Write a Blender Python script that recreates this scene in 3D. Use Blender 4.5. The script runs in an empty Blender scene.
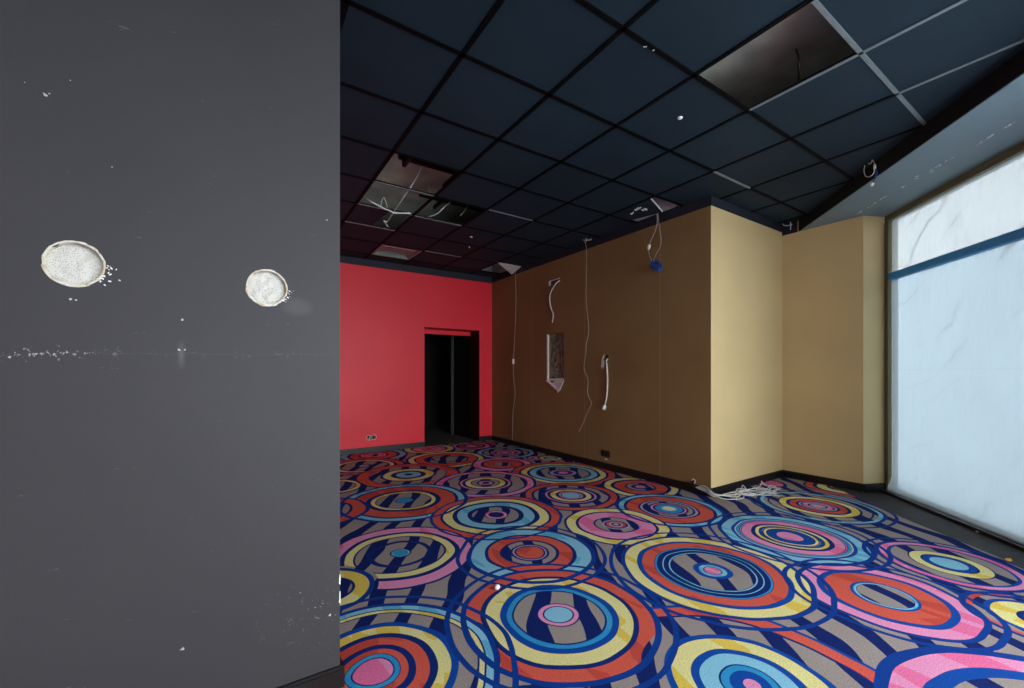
import bpy, bmesh, math, random
from mathutils import Vector, Matrix, noise as mnoise
random.seed(7)
PI = math.pi
S = bpy.context.scene
COL = S.collection
# Room frame in metres: x runs along the red wall, y along the brown wall, z up; the camera stands over the origin.
H = 2.95                    # suspended ceiling
SLAB = 3.30                 # concrete slab above it
XB, YR = 3.895, 6.57        # brown wall plane, red wall plane
YD, XE = 1.722, 0.338       # dark partition: face and free end
XL, YF = -1.6, -3.83        # walls never seen, closing the room
X2, Y1 = 5.35, 2.36         # pale return walls
GX, GY, TILE = 1.0345, 2.058, 0.6
W0 = Vector((5.60, 1.47, 0)); WD = Vector((-math.sqrt(.5), -math.sqrt(.5), 0)); WN = Vector((-math.sqrt(.5), math.sqrt(.5), 0))
def W(q, n, z): return W0 + WD * q + WN * n + Vector((0, 0, z))

# ---------------------------------------------------------------- materials
def srgb(c):
    return tuple(((v / 255) / 12.92 if v / 255 <= .04045 else ((v / 255 + .055) / 1.055) ** 2.4) for v in c) + (1,)
class NT:
    def __init__(s, name):
        s.m = bpy.data.materials.new(name); s.m.use_nodes = True
        s.t = s.m.node_tree; s.t.nodes.clear()
        s.out = s.n('ShaderNodeOutputMaterial')
    def n(s, ty, **kw):
        x = s.t.nodes.new(ty)
        for k, v in kw.items(): setattr(x, k, v)
        return x
    def l(s, a, b): s.t.links.new(a, b)
    def put(s, sock, v):
        if isinstance(v, bpy.types.NodeSocket): s.l(v, sock)
        else: sock.default_value = v
    def math(s, op, a, b=0.0, c=None, clamp=False):
        x = s.n('ShaderNodeMath', operation=op); x.use_clamp = clamp
        s.put(x.inputs[0], a); s.put(x.inputs[1], b)
        if c is not None: s.put(x.inputs[2], c)
        return x.outputs[0]
    def mix(s, f, a, b, blend='MIX'):
        x = s.n('ShaderNodeMix', data_type='RGBA', blend_type=blend)
        s.put(x.inputs[0], f); s.put(x.inputs[6], a); s.put(x.inputs[7], b)
        return x.outputs[2]
    def pos(s): return s.n('ShaderNodeNewGeometry').outputs['Position']
    def noise(s, vec, scale, detail=3, rough=.5):
        x = s.n('ShaderNodeTexNoise'); s.put(x.inputs['Vector'], vec)
        x.inputs['Scale'].default_value = scale; x.inputs['Detail'].default_value = detail; x.inputs['Roughness'].default_value = rough
        return x
    def maprange(s, v, a, b, c=0., d=1.):
        x = s.n('ShaderNodeMapRange'); s.put(x.inputs[0], v)
        for k, q in zip((1, 2, 3, 4), (a, b, c, d)): x.inputs[k].default_value = q
        return x.outputs[0]
    def bsdf(s, color, rough=.6, spec=.5, metal=0., normal=None):
        p = s.n('ShaderNodeBsdfPrincipled')
        s.put(p.inputs['Base Color'], color); s.put(p.inputs['Roughness'], rough)
        p.inputs['Specular IOR Level'].default_value = spec; p.inputs['Metallic'].default_value = metal
        if normal is not None: s.l(normal, p.inputs['Normal'])
        s.l(p.outputs[0], s.out.inputs[0]); return p
    def bump(s, h, strength=.2, dist=.01):
        b = s.n('ShaderNodeBump'); b.inputs['Strength'].default_value = strength; b.inputs['Distance'].default_value = dist
        s.l(h, b.inputs['Height']); return b.outputs[0]

def paint(name, rgb, rough=.6, spec=.4, vary=.12, scale=2.5, bump=.08):
    t = NT(name); p = t.pos()
    n = t.noise(p, scale, 4).outputs['Fac']
    f = t.maprange(n, .3, .7, 1 - vary, 1 + vary)
    c = t.n('ShaderNodeVectorMath', operation='SCALE'); c.inputs[0].default_value = srgb(rgb)[:3]; t.l(f, c.inputs['Scale'])
    fine = t.noise(p, 160, 3).outputs['Fac']
    t.bsdf(c.outputs[0], rough, spec, 0, t.bump(fine, bump, .003))
    return t.m
def plain(name, rgb, rough=.5, spec=.5, metal=0., vary=.06):
    t = NT(name); n = t.noise(t.pos(), 30, 2).outputs['Fac']
    c = t.n('ShaderNodeVectorMath', operation='SCALE'); c.inputs[0].default_value = srgb(rgb)[:3]
    t.l(t.maprange(n, .3, .7, 1 - vary, 1 + vary), c.inputs['Scale'])
    t.bsdf(c.outputs[0], rough, spec, metal); return t.m

SKY, EXPO, FILM_T = 15.0, 0.0, .112
CIRCLES = [
    (3.567, 6.249, 0.0, "0.0513 R 0.1027 N 0.1883 R 0.2225 N", 0),
    (3.275, 6.205, 0.0, "0.0999 P 0.1331 N 0.1997 R 0.2497 N 0.3162 P 0.3495 N", 0),
    (3.453, 5.411, 0.474, "0.0612 P 0.0918 N 0.1377 P 0.1683 N 0.1989 g 0.2295 P 0.2601 N 0.3365 g 0.3671 N 0.4283 S 0.4742 N", 0),
    (3.598, 4.807, 0.0, "0.0571 P 0.0857 N 0.1286 P 0.1571 N", 0),
    (3.759, 4.701, 0.0, "0.0714 S 0.1 N 0.1571 Y 0.1857 N", 0),
    (2.602, 6.36, 0.0, "0.0482 R 0.0964 P 0.1286 R 0.2571 P 0.2892 N 0.3857 Y 0.4178 N", 0),
    (1.711, 6.315, 0.489, "0.0889 g 0.1185 P 0.1481 R 0.1777 P 0.2073 N 0.3258 R 0.3703 N 0.4591 S 0.4887 N", 0),
    (2.491, 5.453, 0.565, "0.1694 g 0.1977 N 0.2824 g 0.3106 N 0.4236 R 0.4518 N 0.5224 Y 0.5648 N", 0),
    (1.413, 5.649, 0.524, "0.0655 L 0.1048 N 0.2881 g 0.3143 N 0.3667 Y 0.406 N 0.4845 R 0.5238 N", 0),
    (0.859, 4.782, 0.383, "0.2235 g 0.2341 N 0.2767 Y 0.3086 N", 0),
    (2.974, 4.743, 0.0, "0.1201 g 0.1334 N 0.2535 R 0.2935 N 0.3869 P 0.4136 N", 0),
    (1.73, 4.868, 0.61, "0.0478 N 0.1435 S 0.2033 N 0.2929 Y 0.3228 N 0.4424 g 0.4543 N 0.5799 R 0.6098 N", 0),
    (3.327, 3.918, 0.632, "0.0608 P 0.0851 N 0.1216 B 0.1338 P 0.1581 L 0.1824 N 0.304 g 0.3283 N 0.4013 S 0.4378 N 0.5047 Y 0.5351 N 0.608 R 0.6324 N", 0),
    (2.31, 4.03, 0.575, "0.0442 N 0.0774 P 0.0995 N 0.1547 g 0.1658 N 0.221 Y 0.2542 N 0.2763 P 0.2984 N 0.442 g 0.4641 N 0.5304 P 0.5636 N", 0),
    (3.603, 2.981, 0.416, "0.048 P 0.0746 B 0.0959 N 0.1386 g 0.1599 N 0.2665 R 0.3092 N 0.3785 Y 0.4051 N", 0),
    (2.777, 3.157, 0.476, "0.0893 S 0.0993 N 0.1191 P 0.1489 N 0.1985 Y 0.2283 N 0.2482 P 0.2879 N 0.3573 g 0.3871 N 0.4467 R 0.4765 N", 0),
    (1.346, 3.904, 0.601, "0.0763 C 0.0858 N 0.2479 g 0.2574 N 0.2956 Y 0.3433 N 0.4768 R 0.5054 N 0.5626 S 0.6007 B", 1),
    (0.602, 3.987, 0.427, "0.2617 g 0.2879 N 0.3926 R 0.4275 B", 1),
    (4.905, 2.309, 0.0, "0.1434 P 0.1765 N", 0),
    (5.34, 1.75, 0.358, "0.0659 C 0.1035 N 0.1318 g 0.1506 N 0.2354 Y 0.273 N 0.3388 R 0.3577 N", 0),
    (4.432, 1.657, 0.475, "0.0288 P 0.0575 L 0.0719 N 0.0863 L 0.1079 P 0.1223 N 0.1367 L 0.1582 N 0.2086 R 0.2374 N 0.2913 Y 0.3093 N 0.374 g 0.3884 N 0.4172 T 0.446 S 0.4747 B", 2),
    (3.233, 2.361, 0.465, "0.0568 W 0.0689 S 0.1207 C 0.1379 N 0.1551 P 0.1723 N 0.2068 g 0.2241 N 0.2412 L 0.2585 N 0.3619 R 0.3877 N 0.4308 S 0.4653 B", 1),
    (1.865, 3.074, 0.557, "0.0685 N 0.0942 P 0.1028 N 0.2012 g 0.2398 N 0.3297 S 0.3682 N 0.4453 Y 0.4667 N 0.5309 R 0.5566 B", 1),
    (2.541, 2.347, 0.414, "0.0226 L 0.0376 N 0.0527 L 0.0753 R 0.0903 N 0.1054 L 0.1581 g 0.1731 N 0.2936 P 0.3161 N 0.3914 Y 0.414 N", 0),
    (0.926, 2.772, 0.491, "0.0471 C 0.0572 S 0.0673 N 0.175 g 0.2086 N 0.2826 g 0.2961 N 0.3499 Y 0.3836 N 0.4711 P 0.4913 N", 0),
    (3.785, 0.7, 0.36, "0.0888 S 0.1215 B 0.1308 N 0.1869 Y 0.1963 N 0.2757 g 0.2944 B 0.3318 P 0.3599 B", 2),
    (1.665, 2.299, 0.433, "0.0946 R 0.1082 N 0.1183 L 0.1352 N 0.1825 g 0.2028 N 0.2839 R 0.3076 N 0.3988 S 0.4326 B", 2),
    (3.435, 1.459, 0.48, "0.079 P 0.1463 B 0.1522 N 0.1698 Y 0.1756 N 0.1814 g 0.199 B 0.2048 N 0.2282 Y 0.2575 N 0.316 P 0.3219 N 0.3278 P 0.3336 N 0.357 C 0.3629 W 0.3862 B 0.4506 S 0.4799 B", 2),
    (0.418, 2.531, 0.29, "0.134 g 0.1508 N 0.2345 Y 0.268 B", 1),
    (2.945, 0.793, 0.388, "0.1224 g 0.1266 N 0.1351 S 0.1394 C 0.152 B 0.2618 R 0.2955 B 0.3715 P 0.3884 B", 2),
    (1.551, 0.806, 0, "0.555 T 0.572 N 0.64 R 0.662 B", 0),
    (3.3, 0.28, 0.269, "0.0651 B 0.0895 N 0.1792 Y 0.2036 B 0.2362 T 0.2646 R 0.2768 B", 1),
    (1.354, 1.629, 0.492, "0.0678 S 0.0753 N 0.0979 P 0.1054 N 0.2208 g 0.2309 N 0.2585 C 0.2936 B 0.3664 Y 0.3915 N 0.4617 R 0.4918 B", 2),
    (2.441, 1.478, 0.537, "0.0483 P 0.0537 N 0.0805 S 0.1127 B 0.2362 g 0.2416 N 0.2496 S 0.2792 N 0.2845 S 0.3167 N 0.3275 C 0.3328 N 0.4027 R 0.4348 B 0.51 Y 0.5368 B", 2),
    (0.469, 1.726, 0.519, "0.0749 P 0.081 N 0.1013 C 0.1053 N 0.1357 R 0.1661 N 0.2228 R 0.2552 N 0.3079 Y 0.3403 B 0.4213 g 0.4294 N 0.4496 Y 0.4578 N 0.4902 S 0.5145 B", 2),
    (2.25, -0.04, 0.655, "0.06 P 0.10 B 0.2 g 0.22 C 0.26 B 0.46 g 0.52 B 0.61 P 0.655 B", 1),
    (1.671, 0.848, 0.406, "0.029 P 0.0725 B 0.1015 C 0.1087 N 0.1776 S 0.2103 B 0.2864 Y 0.3154 B", 0),
]
EXTRA = [
    (-1.371, -3.542, 0.655, '0.06 P 0.10 B 0.2 g 0.22 C 0.26 B 0.46 g 0.52 B 0.61 P 0.655 B', 1),
    (-0.464, -3.504, 0.524, '0.0655 L 0.1048 N 0.2881 g 0.3143 N 0.3667 Y 0.406 N 0.4845 R 0.5238 N', 0),
    (0.172, -2.97, 0.427, '0.2617 g 0.2879 N 0.3926 R 0.4275 B', 1),
    (-1.315, -2.586, 0.433, '0.0946 R 0.1082 N 0.1183 L 0.1352 N 0.1825 g 0.2028 N 0.2839 R 0.3076 N 0.3988 S 0.4326 B', 2),
    (-0.522, -2.299, 0.632, '0.0608 P 0.0851 N 0.1216 B 0.1338 P 0.1581 L 0.1824 N 0.304 g 0.3283 N 0.4013 S 0.4378 N 0.5047 Y 0.5351 N 0.608 R 0.6324 N', 0),
    (0.62, -2.319, 0.48, '0.079 P 0.1463 B 0.1522 N 0.1698 Y 0.1756 N 0.1814 g 0.199 B 0.2048 N 0.2282 Y 0.2575 N 0.316 P 0.3219 N 0.3278 P 0.3336 N 0.357 C 0.3629 W 0.3862 B 0.4506 S 0.4799 B', 2),
    (-1.3, -1.791, 0.475, '0.0288 P 0.0575 L 0.0719 N 0.0863 L 0.1079 P 0.1223 N 0.1367 L 0.1582 N 0.2086 R 0.2374 N 0.2913 Y 0.3093 N 0.374 g 0.3884 N 0.4172 T 0.446 S 0.4747 B', 2),
    (1.416, -1.802, 0.427, '0.2617 g 0.2879 N 0.3926 R 0.4275 B', 1),
    (-0.45, -1.473, 0, '0.555 T 0.572 N 0.64 R 0.662 B', 0),
    (0.713, -1.455, 0.524, '0.0655 L 0.1048 N 0.2881 g 0.3143 N 0.3667 Y 0.406 N 0.4845 R 0.5238 N', 0),
    (2.196, -1.401, 0.557, '0.0685 N 0.0942 P 0.1028 N 0.2012 g 0.2398 N 0.3297 S 0.3682 N 0.4453 Y 0.4667 N 0.5309 R 0.5566 B', 1),
    (-1.498, -0.855, 0.48, '0.079 P 0.1463 B 0.1522 N 0.1698 Y 0.1756 N 0.1814 g 0.199 B 0.2048 N 0.2282 Y 0.2575 N 0.316 P 0.3219 N 0.3278 P 0.3336 N 0.357 C 0.3629 W 0.3862 B 0.4506 S 0.4799 B', 2),
    (1.569, -0.843, 0.632, '0.0608 P 0.0851 N 0.1216 B 0.1338 P 0.1581 L 0.1824 N 0.304 g 0.3283 N 0.4013 S 0.4378 N 0.5047 Y 0.5351 N 0.608 R 0.6324 N', 0),
    (-0.452, -0.63, 0.476, '0.0893 S 0.0993 N 0.1191 P 0.1489 N 0.1985 Y 0.2283 N 0.2482 P 0.2879 N 0.3573 g 0.3871 N 0.4467 R 0.4765 N', 0),
    (0.371, -0.547, 0.465, '0.0568 W 0.0689 S 0.1207 C 0.1379 N 0.1551 P 0.1723 N 0.2068 g 0.2241 N 0.2412 L 0.2585 N 0.3619 R 0.3877 N 0.4308 S 0.4653 B', 1),
    (2.98, -0.607, 0.519, '0.0749 P 0.081 N 0.1013 C 0.1053 N 0.1357 R 0.1661 N 0.2228 R 0.2552 N 0.3079 Y 0.3403 B 0.4213 g 0.4294 N 0.4496 Y 0.4578 N 0.4902 S 0.5145 B', 2),
    (-1.455, -0.009, 0.433, '0.0946 R 0.1082 N 0.1183 L 0.1352 N 0.1825 g 0.2028 N 0.2839 R 0.3076 N 0.3988 S 0.4326 B', 2),
    (1.194, -0.059, 0.491, '0.0471 C 0.0572 S 0.0673 N 0.175 g 0.2086 N 0.2826 g 0.2961 N 0.3499 Y 0.3836 N 0.4711 P 0.4913 N', 0),
    (-0.739, 0.345, 0.476, '0.0893 S 0.0993 N 0.1191 P 0.1489 N 0.1985 Y 0.2283 N 0.2482 P 0.2879 N 0.3573 g 0.3871 N 0.4467 R 0.4765 N', 0),
    (0.043, 0.277, 0.61, '0.0478 N 0.1435 S 0.2033 N 0.2929 Y 0.3228 N 0.4424 g 0.4543 N 0.5799 R 0.6098 N', 0),
    (-1.336, 1.005, 0.492, '0.0678 S 0.0753 N 0.0979 P 0.1054 N 0.2208 g 0.2309 N 0.2585 C 0.2936 B 0.3664 Y 0.3915 N 0.4617 R 0.4918 B', 2),
    (0.691, 0.828, 0.575, '0.0442 N 0.0774 P 0.0995 N 0.1547 g 0.1658 N 0.221 Y 0.2542 N 0.2763 P 0.2984 N 0.442 g 0.4641 N 0.5304 P 0.5636 N', 0),
    (-0.471, 1.275, 0.474, '0.0612 P 0.0918 N 0.1377 P 0.1683 N 0.1989 g 0.2295 P 0.2601 N 0.3365 g 0.3671 N 0.4283 S 0.4742 N', 0),
    (-1.118, 1.807, 0.476, '0.0893 S 0.0993 N 0.1191 P 0.1489 N 0.1985 Y 0.2283 N 0.2482 P 0.2879 N 0.3573 g 0.3871 N 0.4467 R 0.4765 N', 0),
    (-0.519, 2.337, 0.565, '0.1694 g 0.1977 N 0.2824 g 0.3106 N 0.4236 R 0.4518 N 0.5224 Y 0.5648 N', 0),
    (-1.314, 2.806, 0.655, '0.06 P 0.10 B 0.2 g 0.22 C 0.26 B 0.46 g 0.52 B 0.61 P 0.655 B', 1),
    (4.392, 3.066, 0.492, '0.0678 S 0.0753 N 0.0979 P 0.1054 N 0.2208 g 0.2309 N 0.2585 C 0.2936 B 0.3664 Y 0.3915 N 0.4617 R 0.4918 B', 2),
    (-0.449, 3.405, 0.557, '0.0685 N 0.0942 P 0.1028 N 0.2012 g 0.2398 N 0.3297 S 0.3682 N 0.4453 Y 0.4667 N 0.5309 R 0.5566 B', 1),
    (-1.52, 3.962, 0, '0.555 T 0.572 N 0.64 R 0.662 B', 0),
    (4.297, 3.95, 0.565, '0.1694 g 0.1977 N 0.2824 g 0.3106 N 0.4236 R 0.4518 N 0.5224 Y 0.5648 N', 0),
    (-0.417, 4.22, 0.489, '0.0889 g 0.1185 P 0.1481 R 0.1777 P 0.2073 N 0.3258 R 0.3703 N 0.4591 S 0.4887 N', 0),
    (-1.46, 4.834, 0.433, '0.0946 R 0.1082 N 0.1183 L 0.1352 N 0.1825 g 0.2028 N 0.2839 R 0.3076 N 0.3988 S 0.4326 B', 2),
    (-0.482, 5.136, 0.492, '0.0678 S 0.0753 N 0.0979 P 0.1054 N 0.2208 g 0.2309 N 0.2585 C 0.2936 B 0.3664 Y 0.3915 N 0.4617 R 0.4918 B', 2),
    (0.471, 5.464, 0.519, '0.0749 P 0.081 N 0.1013 C 0.1053 N 0.1357 R 0.1661 N 0.2228 R 0.2552 N 0.3079 Y 0.3403 B 0.4213 g 0.4294 N 0.4496 Y 0.4578 N 0.4902 S 0.5145 B', 2),
    (-1.304, 5.615, 0.474, '0.0612 P 0.0918 N 0.1377 P 0.1683 N 0.1989 g 0.2295 P 0.2601 N 0.3365 g 0.3671 N 0.4283 S 0.4742 N', 0),
    (4.379, 5.796, 0.565, '0.1694 g 0.1977 N 0.2824 g 0.3106 N 0.4236 R 0.4518 N 0.5224 Y 0.5648 N', 0),
    (-0.556, 6.017, 0.475, '0.0288 P 0.0575 L 0.0719 N 0.0863 L 0.1079 P 0.1223 N 0.1367 L 0.1582 N 0.2086 R 0.2374 N 0.2913 Y 0.3093 N 0.374 g 0.3884 N 0.4172 T 0.446 S 0.4747 B', 2),
    (0.363, 6.407, 0.565, '0.1694 g 0.1977 N 0.2824 g 0.3106 N 0.4236 R 0.4518 N 0.5224 Y 0.5648 N', 0),
    (-1.505, 6.557, 0.489, '0.0889 g 0.1185 P 0.1481 R 0.1777 P 0.2073 N 0.3258 R 0.3703 N 0.4591 S 0.4887 N', 0),
    (4.274, 6.686, 0.601, '0.0763 C 0.0858 N 0.2479 g 0.2574 N 0.2956 Y 0.3433 N 0.4768 R 0.5054 N 0.5626 S 0.6007 B', 1),
]
M = {}
M['gold'] = paint('gold paint', (214, 187, 136), .55, .35, .05, 1.6)
M['red'] = paint('red paint', (238, 42, 58), .5, .4, .05, 1.2)
M['black'] = plain('black paint', (20, 20, 24), .55, .3)
M['band'] = plain('dark ceiling edge paint', (38, 40, 50), .6, .3)
M['skirting'] = plain('black skirting', (16, 15, 17), .4, .5)
M['grid'] = plain('black painted grid metal', (2, 2, 4), .7, .12)
M['bare'] = plain('bare grid metal', (122, 132, 136), .4, .5, .2)
M['cable'] = plain('white cable sheath', (222, 220, 214), .45)
M['thin'] = plain('grey cable sheath', (170, 160, 150), .5)
M['blue'] = plain('blue cable sheath', (30, 74, 140), .4)
M['white'] = plain('white plastic', (235, 233, 226), .4)
M['plaster'] = plain('white plaster', (236, 233, 226), .9, .1, 0, .08)
M['dark'] = plain('dark plastic', (24, 18, 15), .5)
M['concrete'] = paint('raw concrete', (208, 212, 194), .9, .1, .3, 3, .5)
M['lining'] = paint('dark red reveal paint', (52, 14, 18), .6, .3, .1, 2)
M['socket'] = plain('dark brown socket plastic', (52, 38, 28), .4)
M['core'] = plain('raw tile core', (205, 198, 190), .9, .1)
M['board'] = paint('bare plasterboard', (200, 192, 196), .9, .1, .1, 3)
M['greytrim'] = plain('dark grey door casing', (60, 58, 56), .6, .3)
M['debris'] = paint('dusty corridor floor', (92, 88, 84), .9, .1, .4, 22, .5)
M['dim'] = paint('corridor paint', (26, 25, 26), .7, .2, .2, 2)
M['frame'] = plain('olive brown window frame', (105, 98, 70), .45, .5)
M['transom'] = plain('blue painted window bar', (50, 155, 225), .45, .5)
M['strip'] = paint('bare dark floor', (52, 50, 52), .7, .3, .3, 14, .4)
M['soffit'] = paint('soffit paint', (112, 134, 145), .5, .5, .06, 2)
M['luminaire'] = plain('grey luminaire sheet', (128, 140, 134), .5, .4)
M['yellow'] = plain('yellow thread', (232, 170, 40), .9)

# brown wall: same panels, seams every 1.2 m
t = NT('brown gold paint'); p = t.pos()
n = t.noise(p, 1.4, 4).outputs['Fac']
sep = t.n('ShaderNodeSeparateXYZ'); t.l(p, sep.inputs[0])
fr = t.math('FRACT', t.math('DIVIDE', t.math('ADD', sep.outputs[1], -2.953 + .6), 1.19))
seam = t.math('LESS_THAN', t.math('ABSOLUTE', t.math('SUBTRACT', fr, .504)), .0035)
c = t.mix(t.maprange(n, .3, .7), srgb((132, 103, 65)), srgb((144, 115, 75)))
c = t.mix(t.math('MULTIPLY', seam, .45), c, srgb((188, 160, 112)))
fine = t.noise(p, 150, 3).outputs['Fac']
t.bsdf(c, .6, .3, 0, t.bump(fine, .08, .003)); M['brown'] = t.m

# dark partition: satin charcoal with scuffs that have a place of their own
t = NT('charcoal paint with scuffs'); p = t.pos()
sep = t.n('ShaderNodeSeparateXYZ'); t.l(p, sep.inputs[0]); x, z = sep.outputs[0], sep.outputs[2]
base = t.mix(t.maprange(t.noise(p, 1.3, 4).outputs['Fac'], .3, .7), srgb((49, 48, 51)), srgb((54, 53, 55)))
speck = t.noise(p, 95, 6, .75).outputs['Fac']
def band(v, c0, w): return t.math('LESS_THAN', t.math('ABSOLUTE', t.math('SUBTRACT', v, c0)), w)
lin = t.math('ADD', t.math('MULTIPLY', x, .02), 1.275)
wob = t.math('MULTIPLY', t.math('SUBTRACT', t.noise(p, 9, 3).outputs['Fac'], .5), .03)
dl = t.math('ABSOLUTE', t.math('ADD', t.math('SUBTRACT', z, lin), wob))
near = t.maprange(dl, 0, .034, 1, 0)
left = t.maprange(x, -.42, -.28, 1, .06)
f1 = t.math('MULTIPLY', t.math('GREATER_THAN', t.math('ADD', speck, t.math('MULTIPLY', near, .13)), .70), t.math('MULTIPLY', near, left))
hair = t.math('MULTIPLY', t.math('LESS_THAN', dl, .0012), t.math('MULTIPLY', t.noise(p, 4, 2).outputs['Fac'], .05))
corner = t.math('MULTIPLY', t.maprange(x, .0, .30), t.maprange(t.math('ABSOLUTE', t.math('SUBTRACT', z, .30)), 0, .16, 1, 0))
f2 = t.math('MULTIPLY', t.math('GREATER_THAN', t.noise(p, 60, 6, .8).outputs['Fac'], .63), t.math('MULTIPLY', corner, .55))
streak = t.n('ShaderNodeMapping'); t.l(p, streak.inputs[0]); streak.inputs['Scale'].default_value = (3, 3, 14); streak.inputs['Rotation'].default_value = (0, .5, 0)
f3 = t.math('MULTIPLY', t.math('GREATER_THAN', t.noise(streak.outputs[0], 3, 5, .7).outputs['Fac'], .69), .10)
smear = t.math('MULTIPLY', t.math('MULTIPLY', t.maprange(t.math('ABSOLUTE', t.math('SUBTRACT', x, -.146)), 0, .012, 1, 0), t.maprange(t.math('ABSOLUTE', t.math('SUBTRACT', z, 1.27)), 0, .05, 1, 0)), .14)
dx2 = t.math('ADD', t.math('POWER', t.math('DIVIDE', t.math('SUBTRACT', x, .19), .06), 2.), t.math('POWER', t.math('DIVIDE', t.math('SUBTRACT', z, 1.455), .04), 2.))
smudge = t.math('MULTIPLY', t.math('MULTIPLY', t.maprange(dx2, 0, 1, 1, 0), t.noise(p, 12, 3).outputs['Fac']), .12)
f3 = t.math('MAXIMUM', f3, t.math('MAXIMUM', smear, smudge))
fac = t.math('MAXIMUM', t.math('MAXIMUM', f1, f2), t.math('MAXIMUM', f3, hair))
spots = [(-.45, 1.999, .0042), (-.442, 2.006, .0024), (.292, 1.794, .003), (-.144, 1.383, .0042), (-.152, 1.286, .004), (-.137, 1.286, .003), (-.142, .317, .0048), (-.311, 1.833, .002), (.302, .286, .0058), (-.49, 2.02, .0014),
         (-.40, 2.06, .002), (-.40, 1.425, .004), (-.388, 1.424, .003), (.20, .40, .002), (.25, .33, .0022)]
for sx, sz, r in spots:
    d = t.math('ADD', t.math('POWER', t.math('SUBTRACT', x, sx), 2.), t.math('POWER', t.math('SUBTRACT', z, sz), 2.))
    d = t.math('MULTIPLY', d, t.maprange(speck, .35, .65, .35, 3.2))
    fac = t.math('MAXIMUM', fac, t.math('LESS_THAN', d, r * r))
c = t.mix(fac, base, srgb((180, 178, 174)))
t.bsdf(c, .6, .32, 0, t.bump(t.noise(p, 140, 3).outputs['Fac'], .10, .003)); M['charcoal'] = t.m

# ceiling tiles
t = NT('black mineral ceiling tile'); p = t.pos()
c = t.mix(t.maprange(t.noise(p, 1.1, 4).outputs['Fac'], .3, .7), srgb((31, 44, 54)), srgb((37, 52, 63)))
t.bsdf(c, .65, .12, 0, t.bump(t.noise(p, 220, 3).outputs['Fac'], .25, .002)); M['tile'] = t.m
# dark rubble seen inside the niche
t = NT('rough greenish cavity'); p = t.pos()
n = t.noise(p, 18, 5, .7).outputs['Fac']
c = t.mix(t.maprange(n, .35, .65), srgb((60, 66, 52)), srgb((190, 182, 160)))
t.bsdf(c, .9, .1, 0, t.bump(n, .8, .03)); M['cavity'] = t.m
# foam in the round holes
t = NT('porous white plaster'); p = t.pos()
v = t.n('ShaderNodeTexVoronoi'); v.inputs['Scale'].default_value = 190; t.l(p, v.inputs['Vector'])
n = t.noise(p, 40, 4).outputs['Fac']
c = t.mix(t.math('LESS_THAN', v.outputs['Distance'], .25), srgb((192, 190, 182)), srgb((142, 136, 124)))
t.bsdf(c, .95, .1, 0, t.bump(t.math('ADD', n, v.outputs['Distance']), .35, .004)); M['foam'] = t.m
# torn paper rim
t = NT('torn board paper'); p = t.pos()
c = t.mix(t.maprange(t.noise(p, 50, 4).outputs['Fac'], .45, .68), srgb((206, 202, 190)), srgb((170, 140, 96)))
t.bsdf(c, .9, .1); M['paper'] = t.m
# milky film on the panes: lets daylight glow through, a little of the outside shows
def film(name, tint, see):
    t = NT(name); p = t.pos()
    n = t.noise(p, 1.2, 3).outputs['Fac']
    c = t.mix(t.maprange(n, .3, .7), tuple(v * .93 for v in tint[:3]) + (1,), tint)
    wm = t.n('ShaderNodeMapping'); t.l(p, wm.inputs[0]); wm.inputs['Rotation'].default_value = (0, 0, -.785)      # folds and crease, their shade darkened into the colour
    sx = t.n('ShaderNodeSeparateXYZ'); t.l(wm.outputs[0], sx.inputs[0])
    wob = t.noise(p, 1.3, 3).outputs['Fac']
    ph = t.math('ADD', t.math('ADD', t.math('MULTIPLY', sx.outputs[0], 1.1), t.math('MULTIPLY', sx.outputs[2], 1.35)), t.math('MULTIPLY', wob, 1.1))
    fr = t.math('ABSOLUTE', t.math('SUBTRACT', t.math('FRACT', t.math('MULTIPLY', ph, 2.3)), .5))
    fold_shade = t.math('MULTIPLY', t.maprange(fr, 0, .09, 1, 0), t.maprange(t.noise(p, 2.1, 2).outputs['Fac'], .48, .62))
    fold_shade = t.math('MULTIPLY', fold_shade, t.maprange(sx.outputs[2], 1.1, 1.5, .35, 1))
    line = t.math('MULTIPLY', t.maprange(t.math('ABSOLUTE', t.math('SUBTRACT', sx.outputs[2], 1.245)), 0, .006, 1, 0), .5)
    c = t.mix(t.math('MULTIPLY', t.math('MAXIMUM', fold_shade, line), .42), c, (.0, .0, .0, 1))
    mp = t.n('ShaderNodeMapping'); t.l(p, mp.inputs[0]); mp.inputs['Rotation'].default_value = (0, .5, .785); mp.inputs['Scale'].default_value = (1.2, 4, .7)
    h = t.noise(mp.outputs[0], 2.2, 4, .55).outputs['Fac']
    b = t.bump(h, .5, .06)
    tr = t.n('ShaderNodeBsdfTranslucent'); t.l(c, tr.inputs[0]); t.l(b, tr.inputs['Normal'])
    tp = t.n('ShaderNodeBsdfTransparent'); t.l(c, tp.inputs[0])
    df = t.n('ShaderNodeBsdfDiffuse'); df.inputs[0].default_value = (.5, .55, .58, 1); t.l(b, df.inputs['Normal'])
    m1 = t.n('ShaderNodeMixShader'); m1.inputs[0].default_value = see; t.l(tr.outputs[0], m1.inputs[1]); t.l(tp.outputs[0], m1.inputs[2])
    m2 = t.n('ShaderNodeMixShader'); m2.inputs[0].default_value = .2; t.l(m1.outputs[0], m2.inputs[1]); t.l(df.outputs[0], m2.inputs[2])
    t.l(m2.outputs[0], t.out.inputs[0]); return t.m
M['film'] = film('milky window film', (FILM_T * .88, FILM_T * .96, FILM_T, 1), .45)
M['film_low'] = film('dimmed milky window film', (FILM_T * .66, FILM_T * .81, FILM_T * .90, 1), .45)  # lower sheet: dimmer, bluer daylight low down put into its tint
t = NT('window glass')
tp = t.n('ShaderNodeBsdfTransparent'); gl = t.n('ShaderNodeBsdfGlossy'); gl.inputs['Roughness'].default_value = .02
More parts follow.
